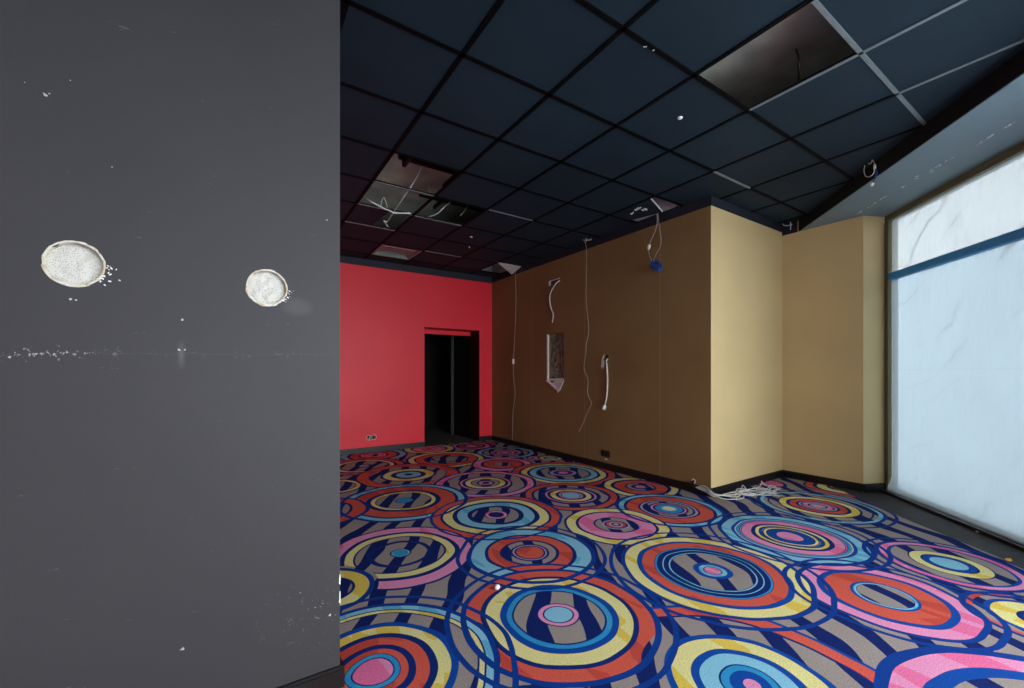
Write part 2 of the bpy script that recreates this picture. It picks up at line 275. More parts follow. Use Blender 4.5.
m1 = t.n('ShaderNodeMixShader'); m1.inputs[0].default_value = .06; t.l(tp.outputs[0], m1.inputs[1]); t.l(gl.outputs[0], m1.inputs[2]); t.l(m1.outputs[0], t.out.inputs[0]); M['glass'] = t.m

# carpet: rings of every bullseye, laid over grey ground with navy bands
CODES = dict(N=(10, 42, 112), B=(10, 72, 160), Y=(226, 218, 150), R=(212, 92, 76), P=(226, 146, 188), S=(136, 196, 222), C=(48, 146, 204), L=(172, 160, 186), W=(222, 230, 190))
def carpet():
    t = NT('ring patterned carpet'); p0 = t.pos()
    flat = t.n('ShaderNodeVectorMath', operation='MULTIPLY'); t.l(p0, flat.inputs[0]); flat.inputs[1].default_value = (1, 1, 0)
    wn = t.noise(flat.outputs[0], 3.2, 1)
    off = t.n('ShaderNodeVectorMath', operation='SUBTRACT'); t.l(wn.outputs['Color'], off.inputs[0]); off.inputs[1].default_value = (.5, .5, 0)
    off2 = t.n('ShaderNodeVectorMath', operation='MULTIPLY'); t.l(off.outputs[0], off2.inputs[0]); off2.inputs[1].default_value = (.045, .045, 0)
    pa = t.n('ShaderNodeVectorMath', operation='ADD'); t.l(flat.outputs[0], pa.inputs[0]); t.l(off2.outputs[0], pa.inputs[1])
    p = pa.outputs[0]
    # ground bands
    sep = t.n('ShaderNodeSeparateXYZ'); t.l(flat.outputs[0], sep.inputs[0])
    q = t.math('SUBTRACT', t.math('MULTIPLY', sep.outputs[0], .835), t.math('MULTIPLY', sep.outputs[1], .55))
    big = t.math('MULTIPLY', t.noise(flat.outputs[0], 1.7, 1).outputs['Fac'], .75)
    fr = t.math('FRACT', t.math('ADD', t.math('DIVIDE', q, .215), t.math('MULTIPLY', big, 1.6)))
    band_ = t.math('LESS_THAN', fr, .40)
    grey = t.mix(t.noise(flat.outputs[0], 260, 2).outputs['Fac'], srgb((130, 120, 118)), srgb((176, 165, 160)))
    bg = t.mix(band_, grey, srgb((14, 34, 100)))
    col = bg
    outl = []
    allc = EXTRA + CIRCLES
    for ca, cb, clear, rings, flag in allc:
        tok = rings.split(); rr = [(float(tok[i]), tok[i + 1]) for i in range(0, len(tok), 2)]
        R = rr[-1][0]
        d = t.n('ShaderNodeVectorMath', operation='DISTANCE'); t.l(p, d.inputs[0]); d.inputs[1].default_value = (ca, cb, 0)
        d = d.outputs['Value']
        if clear > 0: col = t.mix(t.math('LESS_THAN', d, clear), col, bg)
        u = t.math('DIVIDE', d, R * 1.02)
        ramp = t.n('ShaderNodeValToRGB'); ramp.color_ramp.interpolation = 'CONSTANT'
        e = ramp.color_ramp.elements; prev = 0.
        stops = []
        for r, k in rr:
            stops.append((prev, k)); prev = r / (R * 1.02)
        stops.append((prev, 'T'))
        e.remove(e[1]); e[0].position = 0.
        for i, (ps, k) in enumerate(stops):
            el = e[0] if i == 0 else e.new(min(ps, 1.))
            el.color = (0, 0, 0, 0) if k in 'gT' else srgb(CODES[k])
        t.l(u, ramp.inputs[0])
        col = t.mix(ramp.outputs['Alpha'], col, ramp.outputs['Color'])
        if flag: outl.append((d, rr[-2][0], R))
        if flag == 2: outl.append((d, R * 1.10, R * 1.10 + .026))
    for d, r0, r1 in outl:      # the outer lines of the large rings lace over one another
        mid, w = (r0 + r1) / 2, max(.013, (r1 - r0) / 2)
        col = t.mix(t.math('LESS_THAN', t.math('ABSOLUTE', t.math('SUBTRACT', d, mid)), w), col, srgb((8, 58, 142)))
    # dye patches: blocks where the yarn is stronger in hue
    mp = t.n('ShaderNodeMapping'); t.l(flat.outputs[0], mp.inputs[0]); mp.inputs['Rotation'].default_value = (0, 0, -.55); mp.inputs['Scale'].default_value = (11, 4, 1)
    vo = t.n('ShaderNodeTexVoronoi', feature='F1'); vo.inputs['Scale'].default_value = 1.; t.l(mp.outputs[0], vo.inputs['Vector'])
    sv = t.n('ShaderNodeSeparateXYZ'); t.l(vo.outputs['Color'], sv.inputs[0])
    strong = t.math('GREATER_THAN', sv.outputs[0], .72)
    sc3 = t.n('ShaderNodeSeparateColor'); t.l(col, sc3.inputs[0])
    r_, g_, b_ = sc3.outputs
    isy = t.math('GREATER_THAN', t.math('SUBTRACT', t.math('MINIMUM', r_, g_), b_), .2)
    isp = t.math('GREATER_THAN', t.math('SUBTRACT', t.math('MINIMUM', r_, b_), g_), .1)
    iss = t.math('GREATER_THAN', t.math('SUBTRACT', t.math('MINIMUM', g_, b_), r_), .15)
    isr = t.math('GREATER_THAN', t.math('SUBTRACT', r_, t.math('MAXIMUM', g_, b_)), .45)
    for mask, rgb, amt in ((isy, (222, 188, 44), .75), (isp, (226, 92, 146), .7), (iss, (64, 160, 204), .6), (isr, (184, 66, 56), .7)):
        col = t.mix(t.math('MULTIPLY', t.math('MULTIPLY', mask, strong), amt), col, srgb(rgb))
    pile = t.noise(p0, 190, 4, .75).outputs['Fac']
    sc = t.n('ShaderNodeVectorMath', operation='SCALE'); t.l(col, sc.inputs[0]); t.l(t.maprange(pile, .3, .7, .58, 1.45), sc.inputs['Scale'])
    t.bsdf(sc.outputs[0], .95, .1, 0, t.bump(pile, .5, .006))
    return t.m

# ---------------------------------------------------------------- mesh helpers
def link(name, bm, mat, parent=None, smooth=False):
    me = bpy.data.meshes.new(name); bmesh.ops.recalc_face_normals(bm, faces=bm.faces[:]) if not getattr(bm, 'keep', 0) else None
    bm.to_mesh(me); bm.free()
    for m in (mat if isinstance(mat, (list, tuple)) else [mat]): me.materials.append(m)
    if smooth:
        for f in me.polygons: f.use_smooth = True
    o = bpy.data.objects.new(name, me); COL.objects.link(o)
    if parent is not None: o.parent = parent
    return o
def struct(name, bm, mat, parent=None, smooth=False):
    o = link(name, bm, mat, parent, smooth)
    if parent is None: o['kind'] = 'structure'
    return o
def tag(o, label, cat, group=None):
    o['label'] = label; o['category'] = cat
    if group: o['group'] = group
    return o
def empty(name, loc, label, cat, group=None):
    o = bpy.data.objects.new(name, None); COL.objects.link(o); o.location = loc; o.empty_display_size = .05
    tag(o, label, cat, group); return o
def adopt(o, parent):       # parent keeping the part where it was built (world coordinates)
    o.parent = parent; o.matrix_parent_inverse = Matrix.Translation(-parent.location); return o
def poly_prism(bm, pts, z0, z1, mi=0):
    lo = [bm.verts.new((x, y, z0)) for x, y in pts]; hi = [bm.verts.new((x, y, z1)) for x, y in pts]
    fs = [bm.faces.new(lo[::-1]), bm.faces.new(hi)]
    n = len(pts)
    for i in range(n): fs.append(bm.faces.new((lo[i], lo[(i + 1) % n], hi[(i + 1) % n], hi[i])))
    for f in fs: f.material_index = mi
def box(bm, x0, x1, y0, y1, z0, z1, mi=0): poly_prism(bm, [(x0, y0), (x1, y0), (x1, y1), (x0, y1)], z0, z1, mi)
def obox(bm, o, ax, ay, az, mi=0):
    v = [bm.verts.new(o + ax * i + ay * j + az * k) for k in (0, 1) for j in (0, 1) for i in (0, 1)]
    for q in ((0, 2, 3, 1), (4, 5, 7, 6), (0, 1, 5, 4), (2, 6, 7, 3), (0, 4, 6, 2), (1, 3, 7, 5)): bm.faces.new([v[i] for i in q]).material_index = mi
def smooth_path(pts, n=6):
    P = [Vector(p) for p in pts]
    if len(P) < 3: return P
    P = [P[0] * 2 - P[1]] + P + [P[-1] * 2 - P[-2]]; out = []
    for i in range(1, len(P) - 2):
        for k in range(n):
            t = k / n; a, b, c, d = P[i - 1:i + 3]
            out.append(.5 * ((2 * b) + (c - a) * t + (2 * a - 5 * b + 4 * c - d) * t * t + (3 * b - a - 3 * c + d) * t ** 3))
    return out + [P[-2]]
def tube(bm, pts, r, seg=6, smooth=True, n=6):
    P = smooth_path(pts, n) if smooth else [Vector(p) for p in pts]
    rings = []; up = Vector((.3, .2, 1))
    for i, p in enumerate(P):
        d = (P[min(i + 1, len(P) - 1)] - P[max(i - 1, 0)]).normalized()
        a = d.cross(up); a = a.normalized() if a.length > 1e-4 else d.orthogonal().normalized(); b = d.cross(a)
        rr = r(i / max(1, len(P) - 1)) if callable(r) else r
        rings.append([bm.verts.new(p + (a * math.cos(2 * PI * k / seg) + b * math.sin(2 * PI * k / seg)) * rr) for k in range(seg)])
    for A, B in zip(rings, rings[1:]):
        for k in range(seg): bm.faces.new((A[k], A[(k + 1) % seg], B[(k + 1) % seg], B[k]))
    bm.faces.new(rings[0][::-1]); bm.faces.new(rings[-1])
def lathe(bm, c, axis, prof, seg=24):
    axis = axis.normalized(); a = axis.orthogonal().normalized(); b = axis.cross(a); rings = []
    for r, h in prof: rings.append([bm.verts.new(c + axis * h + (a * math.cos(2 * PI * k / seg) + b * math.sin(2 * PI * k / seg)) * max(r, 1e-4)) for k in range(seg)])
    for A, B in zip(rings, rings[1:]):
        for k in range(seg): bm.faces.new((A[k], A[(k + 1) % seg], B[(k + 1) % seg], B[k]))
    bm.faces.new(rings[0][::-1]); bm.faces.new(rings[-1])
def wall(bm, p0, p1, z0, z1, th, holes=(), rounds=()):
    """Wall whose face runs p0->p1; thickness th goes to the right of that direction. holes: (s0,s1,z0,z1) cut through, rounds: (s,z,r,depth)."""
    p0 = Vector((*p0, 0)); p1 = Vector((*p1, 0)); d = (p1 - p0); L = d.length; d.normalize(); n = Vector((d.y, -d.x, 0))
    P = lambda s, z, t: p0 + d * s + n * t + Vector((0, 0, z))
    sq = [(s - r - .03, s + r + .03, z - r - .03, z + r + .03) for s, z, r, dp in rounds]
    ss = sorted({0, L, *[v for h in list(holes) + sq for v in h[:2]]}); zz = sorted({z0, z1, *[v for h in list(holes) + sq for v in h[2:4]]})
    def kind(s, z):
        for h in holes:
            if h[0] < s < h[1] and h[2] < z < h[3]: return 1
        for i, h in enumerate(sq):
            if h[0] < s < h[1] and h[2] < z < h[3]: return 2 + i
        return 0
    quad = lambda *v: bm.faces.new([bm.verts.new(x) for x in v])
    G = [[kind((a + b) / 2, (c + e) / 2) for c, e in zip(zz, zz[1:])] for a, b in zip(ss, ss[1:])]
    for i, (a, b) in enumerate(zip(ss, ss[1:])):
        for j, (c, e) in enumerate(zip(zz, zz[1:])):
            k = G[i][j]
            if k == 0: quad(P(a, c, 0), P(a, e, 0), P(b, e, 0), P(b, c, 0))
            if k != 1: quad(P(a, c, th), P(b, c, th), P(b, e, th), P(a, e, th))
            if k != 1:
                for di, dj, e0, e1 in ((-1, 0, (a, c), (a, e)), (1, 0, (b, e), (b, c)), (0, -1, (b, c), (a, c)), (0, 1, (a, e), (b, e))):
                    ii, jj = i + di, j + dj
                    if not (0 <= ii < len(G) and 0 <= jj < len(G[0])) or G[ii][jj] == 1: quad(P(*e0, 0), P(*e1, 0), P(*e1, th), P(*e0, th))
    for (s, z, r, dp), h in zip(rounds, sq):
        N = 48; hw = r + .03; sg = 1 if th > 0 else -1
        for k in range(N):
            f = lambda q: (2 * PI * q / N)
            def circ(q):
                a = f(q); rr = r * (1 + .02 * math.sin(3 * a + s * 40) + .015 * math.sin(7 * a + z * 9)); return s + rr * math.cos(a), z + rr * math.sin(a)
            def sqp(q):
                a = f(q); cc, sn = math.cos(a), math.sin(a); m = hw / max(abs(cc), abs(sn)); return s + cc * m, z + sn * m
            A, B, C_, D_ = circ(k), circ(k + 1), sqp(k + 1), sqp(k)
            quad(P(*A, 0), P(*B, 0), P(*C_, 0), P(*D_, 0)); quad(P(*A, 0), P(*B, 0), P(*B, dp * sg), P(*A, dp * sg))
    bmesh.ops.remove_doubles(bm, verts=bm.verts[:], dist=1e-5)
def clip(poly, a, b, c):     # keep a*x+b*y<=c
    out = []
    for i, p in enumerate(poly):
        q = poly[(i + 1) % len(poly)]; fp = a * p[0] + b * p[1] - c; fq = a * q[0] + b * q[1] - c
        if fp <= 0: out.append(p)
        if fp * fq < 0: k = fp / (fp - fq); out.append((p[0] + (q[0] - p[0]) * k, p[1] + (q[1] - p[1]) * k))
    return out
def area(p): return abs(sum(p[i][0] * p[(i + 1) % len(p)][1] - p[(i + 1) % len(p)][0] * p[i][1] for i in range(len(p)))) / 2
SOFC = 3.173                # x - y along the inner edge of the soffit
REG = [[(0, -1, -Y1), (1, 0, XB), (0, 1, YR), (-1, 0, -XL)], [(0, 1, Y1), (1, 0, X2), (-1, 0, -XL), (0, -1, -YF), (1, -1, SOFC)]]
def clip_room(poly):
    res = []
    for R in REG:
        q = poly
        for h in R:
            if q: q = clip(q, *h)
        if len(q) >= 3 and area(q) > 2e-5: res.append(q)
    return res

# ---------------------------------------------------------------- the room shell
TH = .12
bm = bmesh.new(); box(bm, XL - .2, XB + .12, YF - .2, YR + 2.6, SLAB, SLAB + .15); box(bm, XB + .12, 6., YF - .2, Y1 + .12, SLAB, SLAB + .15)
struct('ceiling_slab', bm, M['concrete'])
# floor: carpet, and the bare dark strip along the window
edge = [(5.36, 1.899), (5.339, 1.875), (4.661, 1.129), (4.373, .764), (4.156, .499), (3.3, -.36), (-.17, YF)]
bm = bmesh.new()
pts = [(XL, YF)] + [p for p in edge[::-1]] + [(5.36, Y1 + .01), (XB + .01, Y1 + .01), (XB + .01, YR), (3.64, YR), (3.64, YR + .02), (2.604, YR + .02), (2.604, YR), (XL, YR)]
poly_prism(bm, pts, -.05, 0.)
struct('floor', bm, carpet())
bm = bmesh.new()
poly_prism(bm, [(-.17, YF)] + edge[::-1][1:] + [(5.36, 1.95), (5.9, 1.95), (5.9, 1.5), (5.2, .9), (.38, YF)], -.05, -.004)
struct('floor_strip', bm, M['strip'])
bm = bmesh.new(); box(bm, 1.6, 4.2, YR + .02, YR + 2.4, -.05, -.003)
struct('floor_corridor', bm, M['debris'])

NICHE = (4.565, 4.955, 1.10, 1.79)      # y0,y1,z0,z1
SLOT = (4.655, 4.90, 2.512, 2.575)
bm = bmesh.new()     # brown wall: face at XB, runs from the far corner to the near edge, thickness to +x
wall(bm, (XB, Y1 + .003), (XB, YR), 0, H, TH, [(NICHE[0] - Y1 - .003, NICHE[1] - Y1 - .003, NICHE[2], NICHE[3]), (SLOT[0] - Y1 - .003, SLOT[1] - Y1 - .003, SLOT[2], SLOT[3])], [(3.757 - Y1 - .003, 1.405, .045, .08)])
struct('wall_right', bm, M['brown'])
bm = bmesh.new(); box(bm, XB + .004, XB + TH, Y1 + .13, YR, H, SLAB); struct('wall_right_upper', bm, M['board'])
bm = bmesh.new(); wall(bm, (X2, Y1), (XB + .0005, Y1), 0, SLAB, TH); struct('wall_return', bm, M['gold'])
bm = bmesh.new(); poly_prism(bm, [(X2, Y1), (X2, 1.60), (5.60, 1.49), (5.80, 1.55), (5.80, Y1 + .12), (X2, Y1 + .12)], -.05, SLAB); struct('wall_pier', bm, M['gold'])
DX0, DX1, DZ = 2.604, 3.64, 1.973
bm = bmesh.new(); wall(bm, (XL, YR), (XB + TH, YR), 0, H + .01, -.33, [(DX0 - XL, DX1 - XL, -.1, DZ)]); struct('wall_back', bm, M['red'])
bm = bmesh.new(); box(bm, XL, XB + TH, YR + .004, YR + .33, H + .01, SLAB); struct('wall_back_upper', bm, M['board'])
bm = bmesh.new(); wall(bm, (XL, YD), (XE, YD), 0, SLAB, -.16, [], [(-.391 - XL, 1.530, .0625, .030), (.0945 - XL, 1.515, .0605, .026)]); struct('wall_left', bm, M['charcoal'])
bm = bmesh.new(); wall(bm, (XL, YF), (XL, YR), 0, SLAB, -TH); struct('wall_far_left', bm, M['board'])  # this and the front wall stay unseen; pale finish added for bounce light
bm = bmesh.new(); wall(bm, (XL - TH, YF), (.45, YF), 0, SLAB, TH); struct('wall_front', bm, M['board'])
# corridor behind the doorway
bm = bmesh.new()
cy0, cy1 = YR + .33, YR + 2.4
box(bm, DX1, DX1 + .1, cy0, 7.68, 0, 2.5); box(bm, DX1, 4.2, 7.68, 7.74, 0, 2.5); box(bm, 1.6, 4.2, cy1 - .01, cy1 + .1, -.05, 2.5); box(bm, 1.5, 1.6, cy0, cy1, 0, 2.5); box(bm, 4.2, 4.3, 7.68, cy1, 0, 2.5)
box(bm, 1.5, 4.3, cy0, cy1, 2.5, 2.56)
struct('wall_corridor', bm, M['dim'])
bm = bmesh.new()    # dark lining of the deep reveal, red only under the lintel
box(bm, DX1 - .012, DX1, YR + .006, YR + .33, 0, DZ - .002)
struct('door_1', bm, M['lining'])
bm = bmesh.new(); box(bm, DX1 - .06, DX1 - .002, 7.62, 7.68, -.004, 2.1); struct('trim_1', bm, M['greytrim'])
bm = bmesh.new(); box(bm, DX0 - .3, DX1 + .01, YR + .332, YR + .40, 1.90, 2.4); struct('trim_7', bm, M['red'])
# skirtings
def skirt(name, pts):
    bm = bmesh.new()
    for a, b in zip(pts, pts[1:]):
        a, b = Vector((*a, 0)), Vector((*b, 0)); d = (b - a).normalized(); n = Vector((-d.y, d.x, 0))
        obox(bm, a, b - a, n * .014, Vector((0, 0, .07))); obox(bm, a + Vector((0, 0, .07)), b - a, n * .009, Vector((0, 0, .012)))
    return struct(name, bm, M['skirting'])
skirt('baseboard_right', [(XB, Y1 - .014), (XB, YR)])
skirt('baseboard_return', [(X2, Y1), (XB - .014, Y1)][::-1][::-1])
skirt('baseboard_pier', [(5.60, 1.49), (X2, 1.60), (X2, Y1)])
skirt('baseboard_back', [(DX0, YR), (XL, YR)]); skirt('baseboard_back_corner', [(XB, YR), (DX1, YR)])
skirt('baseboard_left', [(XE + .014, YD), (XL, YD)][::1])
bm = bmesh.new(); obox(bm, Vector((XE, YD, 0)), Vector((0, .16, 0)), Vector((.014, 0, 0)), Vector((0, 0, .075))); struct('baseboard_left_end', bm, M['skirting'])
# dark edging where ceiling meets walls
def edging(name, a, b, zlo):
    bm = bmesh.new(); a, b = Vector((*a, zlo)), Vector((*b, zlo)); d = (b - a).normalized(); n = Vector((-d.y, d.x, 0))
    obox(bm, a, b - a, n * .006, Vector((0, 0, H - zlo + .02))); return struct(name, bm, M['band'])
edging('trim_2', (XB, Y1 - .006), (XB, YR), 2.858); edging('trim_3', (X2, Y1), (XB - .006, Y1), 2.858); edging('trim_4', (XB, YR), (XL, YR), 2.845)
edging('trim_6', (X2, 2.2), (X2, Y1), 2.82)
# soffit over the window
sl = math.sqrt(.5)
bm = bmesh.new()
def wq(q, n): v = W(q, n, 0); return (v.x, v.y)
poly_prism(bm, [wq(-.6, .68), wq(7.6, .68), wq(7.6, -.15), wq(-.6, -.15)], 2.82, SLAB)
struct('ceiling_soffit', bm, [M['soffit']])
bm = bmesh.new(); obox(bm, W(-.6, .681, 2.823), WD * 8.2, WN * .006, Vector((0, 0, .2))); struct('trim_5', bm, M['black'])

# ---------------------------------------------------------------- suspended ceiling
MISSING = {(2, -2), (0, 2), (0, 3), (1, 3), (4, 1), (1, 6), (4, 6), (0, 4)}
bm = bmesh.new()
for i in range(-6, 9):
    for j in range(-12, 9):
        if (i, j) in MISSING: continue
        x, y = GX + i * TILE, GY + j * TILE; e = .003
        dz = .004 * mnoise.noise(Vector((i * 3.1, j * 2.7, 0)))
        for q in clip_room([(x + e, y + e), (x + TILE - e, y + e), (x + TILE - e, y + TILE - e), (x + e, y + TILE - e)]):
            poly_prism(bm, q, H + .001 + max(0, dz), H + .018 + max(0, dz))
struct('ceiling', bm, M['tile'])
BARE = {('y', -2, 2), ('y', -2, 3), ('y', -2, 4), ('x', 3, -3), ('x', 4, -3), ('x', 3, -2), ('x', 3, -4), ('x', 4, -4), ('y', 0, 4), ('y', -3, 2), ('y', -3, 3), ('y', 3, 2), ('y', 4, 0), ('y', 4, 1), ('y', 5, 0), ('y', 6, 2), ('y', 3, 0)}
bm = bmesh.new(); hw = .0135
for i in range(-6, 9):
    for j in range(-12, 9):
        x, y = GX + i * TILE, GY + j * TILE
        for ax, q in (('x', [(x - hw, y), (x + hw, y), (x + hw, y + TILE), (x - hw, y + TILE)]), ('y', [(x, y - hw), (x + TILE, y - hw), (x + TILE, y + hw), (x, y + hw)])):
            bare = (ax, i if ax == 'x' else j, j if ax == 'x' else i) in BARE; k = .8 if bare else 1.
            q = [(x + (a - x) * k if ax == 'x' else a, y + (b - y) * k if ax == 'y' else b) for a, b in q]
            mi = 1 if (ax, i if ax == 'x' else j, j if ax == 'x' else i) in BARE else 0
            for c in clip_room(q): poly_prism(bm, c, H - .005, H, mi)
            w = [(a + (x - a) * .8 if ax == 'x' else a, b + (y - b) * .8 if ax == 'y' else b) for a, b in q]
            for c in clip_room(w): poly_prism(bm, c, H, H + .017, 0)
struct('ceiling_grid', bm, [M['grid'], M['bare']])
# a sparse set of hanger wires and beams over the grid
bm = bmesh.new(); box(bm, 1.25, 2.0, 3.77, 3.80, 3.18, 3.22); box(bm, 1.80, 1.825, 3.4, 4.05, 3.15, 3.18); box(bm, 1.30, 1.33, 3.62, 3.84, 3.14, 3.24); box(bm, 1.7, 2.6, 4.42, 4.45, 3.17, 3.20); box(bm, 1.93, 1.95, 4.2, 4.6, 3.13, 3.17)
struct('ceiling_beams', bm, M['black'])

# ---------------------------------------------------------------- window wall
FR = .06
win = bpy.data.objects.new('window_1', None); COL.objects.link(win); win.location = W0; win['kind'] = 'structure'
def wbox(q0, q1, n0, n1, z0, z1, bm=None):
    own = bm is None; bm = bm or bmesh.new(); obox(bm, W(q0, n0, z0), WD * (q1 - q0), WN * (n1 - n0), Vector((0, 0, z1 - z0))); return bm
def wpart(name, bm, mat): o = link(name, bm, mat); return adopt(o, win)
QE = 7.55; MUL = [2.62, 5.05]  # bays past the first mullion are unseen, left unfilmed to add daylight
bm = bmesh.new(); wbox(0, QE, -.06, .03, 2.76, 2.822, bm); wbox(0, QE, .03, .036, 2.775, 2.80, bm); wpart('head_rail', bm, M['frame'])
wpart('jamb', wbox(-.02, .045, -.06, .03, 0, 2.76), M['frame'])
wpart('sill', wbox(0, QE, -.06, .03, -.05, .035), M['strip'])
bm = wbox(.01, QE, .062, .085, -.02, .022); o = struct('baseboard_window', bm, M['skirting'])
for q in MUL: wpart('mullion', wbox(q - .03, q + .03, -.06, .03, .035, 2.76), M['frame'])
wpart('jamb', wbox(QE - .05, QE, -.06, .03, .035, 2.76), M['frame'])
bays = [.045] + [v for q in MUL for v in (q - .03, q + .03)] + [QE - .05]
for k in range(3):
    q0, q1 = bays[2 * k], bays[2 * k + 1]
    wpart('transom', wbox(q0, q1, -.03, .026, 2.155, 2.225), M['transom'])
    for z0, z1 in ((.035, 2.155), (2.225, 2.76)): wpart('pane', wbox(q0, q1, -.022, -.016, z0, z1), M['glass'])
def film_sheet(name, q0, q1, z0, z1, label, seed, loose):
    nq, nz = 70, 90; bm = bmesh.new(); g = []
    rq = random.Random(seed)
    folds = [(rq.uniform(.2, 2.2), rq.uniform(.3, 2.1), rq.uniform(.5, 1.2), rq.uniform(.010, .022), rq.uniform(.02, .05)) for _ in range(9)]
    for a in range(nq + 1):
        col = []
        for b in range(nz + 1):
            u, v = a / nq, b / nz; q = q0 + (q1 - q0) * u
            zb = z0 + (.010 * mnoise.noise(Vector((q * 3, seed, 0))) + .006 * mnoise.noise(Vector((q * 11, seed, 3))) if loose else 0)
            z = zb + (z1 - zb) * v
            n = -.008 + .006 * mnoise.noise(Vector((q * 1.7, z * 1.4, seed))) * (1 if loose else .5)
            if loose:
                for fq, fz, an, am, wd in folds:     # slack diagonal creases
                    t = (q - fq) * math.sin(an) - (z - fz) * math.cos(an); l = (q - fq) * math.cos(an) + (z - fz) * math.sin(an)
                    n += am * .45 * math.exp(-(t / wd) ** 2) * math.exp(-(l / .4) ** 2)
                n += .006 * math.exp(-((z - 1.245 - .01 * q) / .006) ** 2) * (1 if q > .45 else 0)
                n += .056 * max(0, 1 - v * 14) ** 1.5
            col.append(bm.verts.new(W(q, n, z)))
        g.append(col)
    for a in range(nq):
        for b in range(nz): bm.faces.new((g[a][b], g[a + 1][b], g[a + 1][b + 1], g[a][b + 1]))
    o = link(name, bm, M['film_low' if loose else 'film'], None, True); return tag(o, label, 'window film')
film_sheet('window_film', .047, 2.588, .016, 2.157, 'creased milky plastic film over the tall lower window pane', 5, True)
film_sheet('window_film', .047, 2.588, 2.223, 2.762, 'bright milky film over the short top pane above the blue bar', 11, False)

# ---------------------------------------------------------------- upper walls above the suspended ceiling are bare board: seen only through the gaps
# ---------------------------------------------------------------- holes knocked into the charcoal wall
def knocked_hole(cx, cz, r, depth, label, seed, chips):
    t = empty('wall_hole', (cx, YD, cz), label, 'hole')
    bm = bmesh.new(); N, K = 56, 12; rings = []
    for k in range(K + 1):
        rr = r * 1.012 * k / K
        rings.append([bm.verts.new((cx + rr * math.cos(2 * PI * i / N), YD + depth - .004 - .013 * max(0, min(1, .5 - rr / r * (math.cos(2 * PI * i / N) * .35 + math.sin(2 * PI * i / N) * .55))) - .006 * (mnoise.noise(Vector((rr * math.cos(2 * PI * i / N) * 45 + seed, rr * math.sin(2 * PI * i / N) * 45, seed))) + .3)
                      - .004 * (1 - (k / K) ** 4), cz + rr * math.sin(2 * PI * i / N))) for i in range(N)] if k else [bm.verts.new((cx, YD + depth - .013, cz))])
    for i in range(N): bm.faces.new((rings[0][0], rings[1][i], rings[1][(i + 1) % N]))
    for A, B in zip(rings[1:], rings[2:]):
        for i in range(N): bm.faces.new((A[i], A[(i + 1) % N], B[(i + 1) % N], B[i]))
    adopt(link('plaster_core', bm, M['foam'], None, True), t)
    bm = bmesh.new(); prev = None; first = None
    for i in range(N):
        a = 2 * PI * i / N; c, s_ = math.cos(a), math.sin(a)
        w = .0035 + .0045 * abs(mnoise.noise(Vector((c * 2.2, s_ * 2.2, seed)))) + .0015 * mnoise.noise(Vector((c * 9, s_ * 9, seed)))
        if s_ < -.2 and c < .5: w += .0035
        hh = .0014 + .0012 * abs(mnoise.noise(Vector((c * 6, s_ * 6, seed + 3))))
        ring = [bm.verts.new((cx + q * c, y, cz + q * s_)) for q, y in ((r * .965, YD + depth * .5), (r * .975, YD + .002), (r * .985, YD - hh), (r + w * .7, YD - hh), (r + w, YD + .0005))]
        if prev:
            for k in range(4): bm.faces.new((prev[k], prev[k + 1], ring[k + 1], ring[k]))
        else: first = ring
        prev = ring
    for k in range(4): bm.faces.new((prev[k], prev[k + 1], first[k + 1], first[k]))
    adopt(link('torn_rim', bm, M['paper']), t)
    bm = bmesh.new(); rq = random.Random(seed)
    for k in range(chips):
        a = rq.uniform(-.75, .05); d = r + abs(rq.gauss(.002, .012)); s = rq.uniform(.0006, .0030)
        bmesh.ops.create_icosphere(bm, subdivisions=1, radius=s, matrix=Matrix.Translation((cx + d * math.cos(a), YD - .0005, cz + d * math.sin(a))) @ Matrix.Rotation(rq.uniform(0, 3), 4, 'Y') @ Matrix.Diagonal((1.5, .35, .8, 1)))
    o = link('flakes', bm, M['plaster']); o['kind'] = 'stuff'; adopt(o, t)
knocked_hole(-.391, 1.530, .0625, .030, 'larger-looking round hole baring white plaster, left one in the dark charcoal wall', 3, 22)
knocked_hole(.0945, 1.515, .0605, .026, 'round hole baring white plaster nearest the free edge of the dark wall', 8, 22)
# torn corner of the partition
bm = bmesh.new(); rq = random.Random(4)
for z0, z1 in ((.392, .432), (.318, .366)):
    pts = [(XE + .0015, YD - .0015, z0), (XE - .004, YD - .0015, z0 + .006), (XE - rq.uniform(.002, .005), YD - .0015, (z0 + z1) / 2), (XE - .002, YD - .0015, z1), (XE + .0015, YD - .0015, z1)]
    f = bm.faces.new([bm.verts.new(p) for p in pts]); r_ = bmesh.ops.extrude_face_region(bm, geom=[f])
    for v in r_['geom']:
        if isinstance(v, bmesh.types.BMVert): v.co.y += .004
o = link('torn_corner', bm, M['plaster'], bpy.data.objects['wall_left'])

# ---------------------------------------------------------------- brown wall: niche, slot, round hole, sockets
def flat_poly(bm, pts, d):      # polygon on a wall face given in space, extruded by vector d
    lo = [bm.verts.new(p) for p in pts]; hi = [bm.verts.new(Vector(p) + Vector(d)) for p in pts]; n = len(pts)
    bm.faces.new(lo); bm.faces.new(hi[::-1])
    for i in range(n): bm.faces.new((lo[i], hi[i], hi[(i + 1) % n], lo[(i + 1) % n]))
y0, y1, z0, z1 = NICHE
t = empty('wall_opening', (XB, (y0 + y1) / 2, z0), 'tall rectangular opening cut in the brown wall with a rough greenish back', 'opening')
bm = bmesh.new(); box(bm, XB + .075, XB + .115, y0 - .25, y1 + .25, z0 - .2, z1 + .2)
bmesh.ops.subdivide_edges(bm, edges=bm.edges[:], cuts=9, use_grid_fill=True)
for v in bm.verts: v.co.x += .03 * mnoise.noise(v.co * 9)
adopt(link('cavity_back', bm, M['cavity']), t)
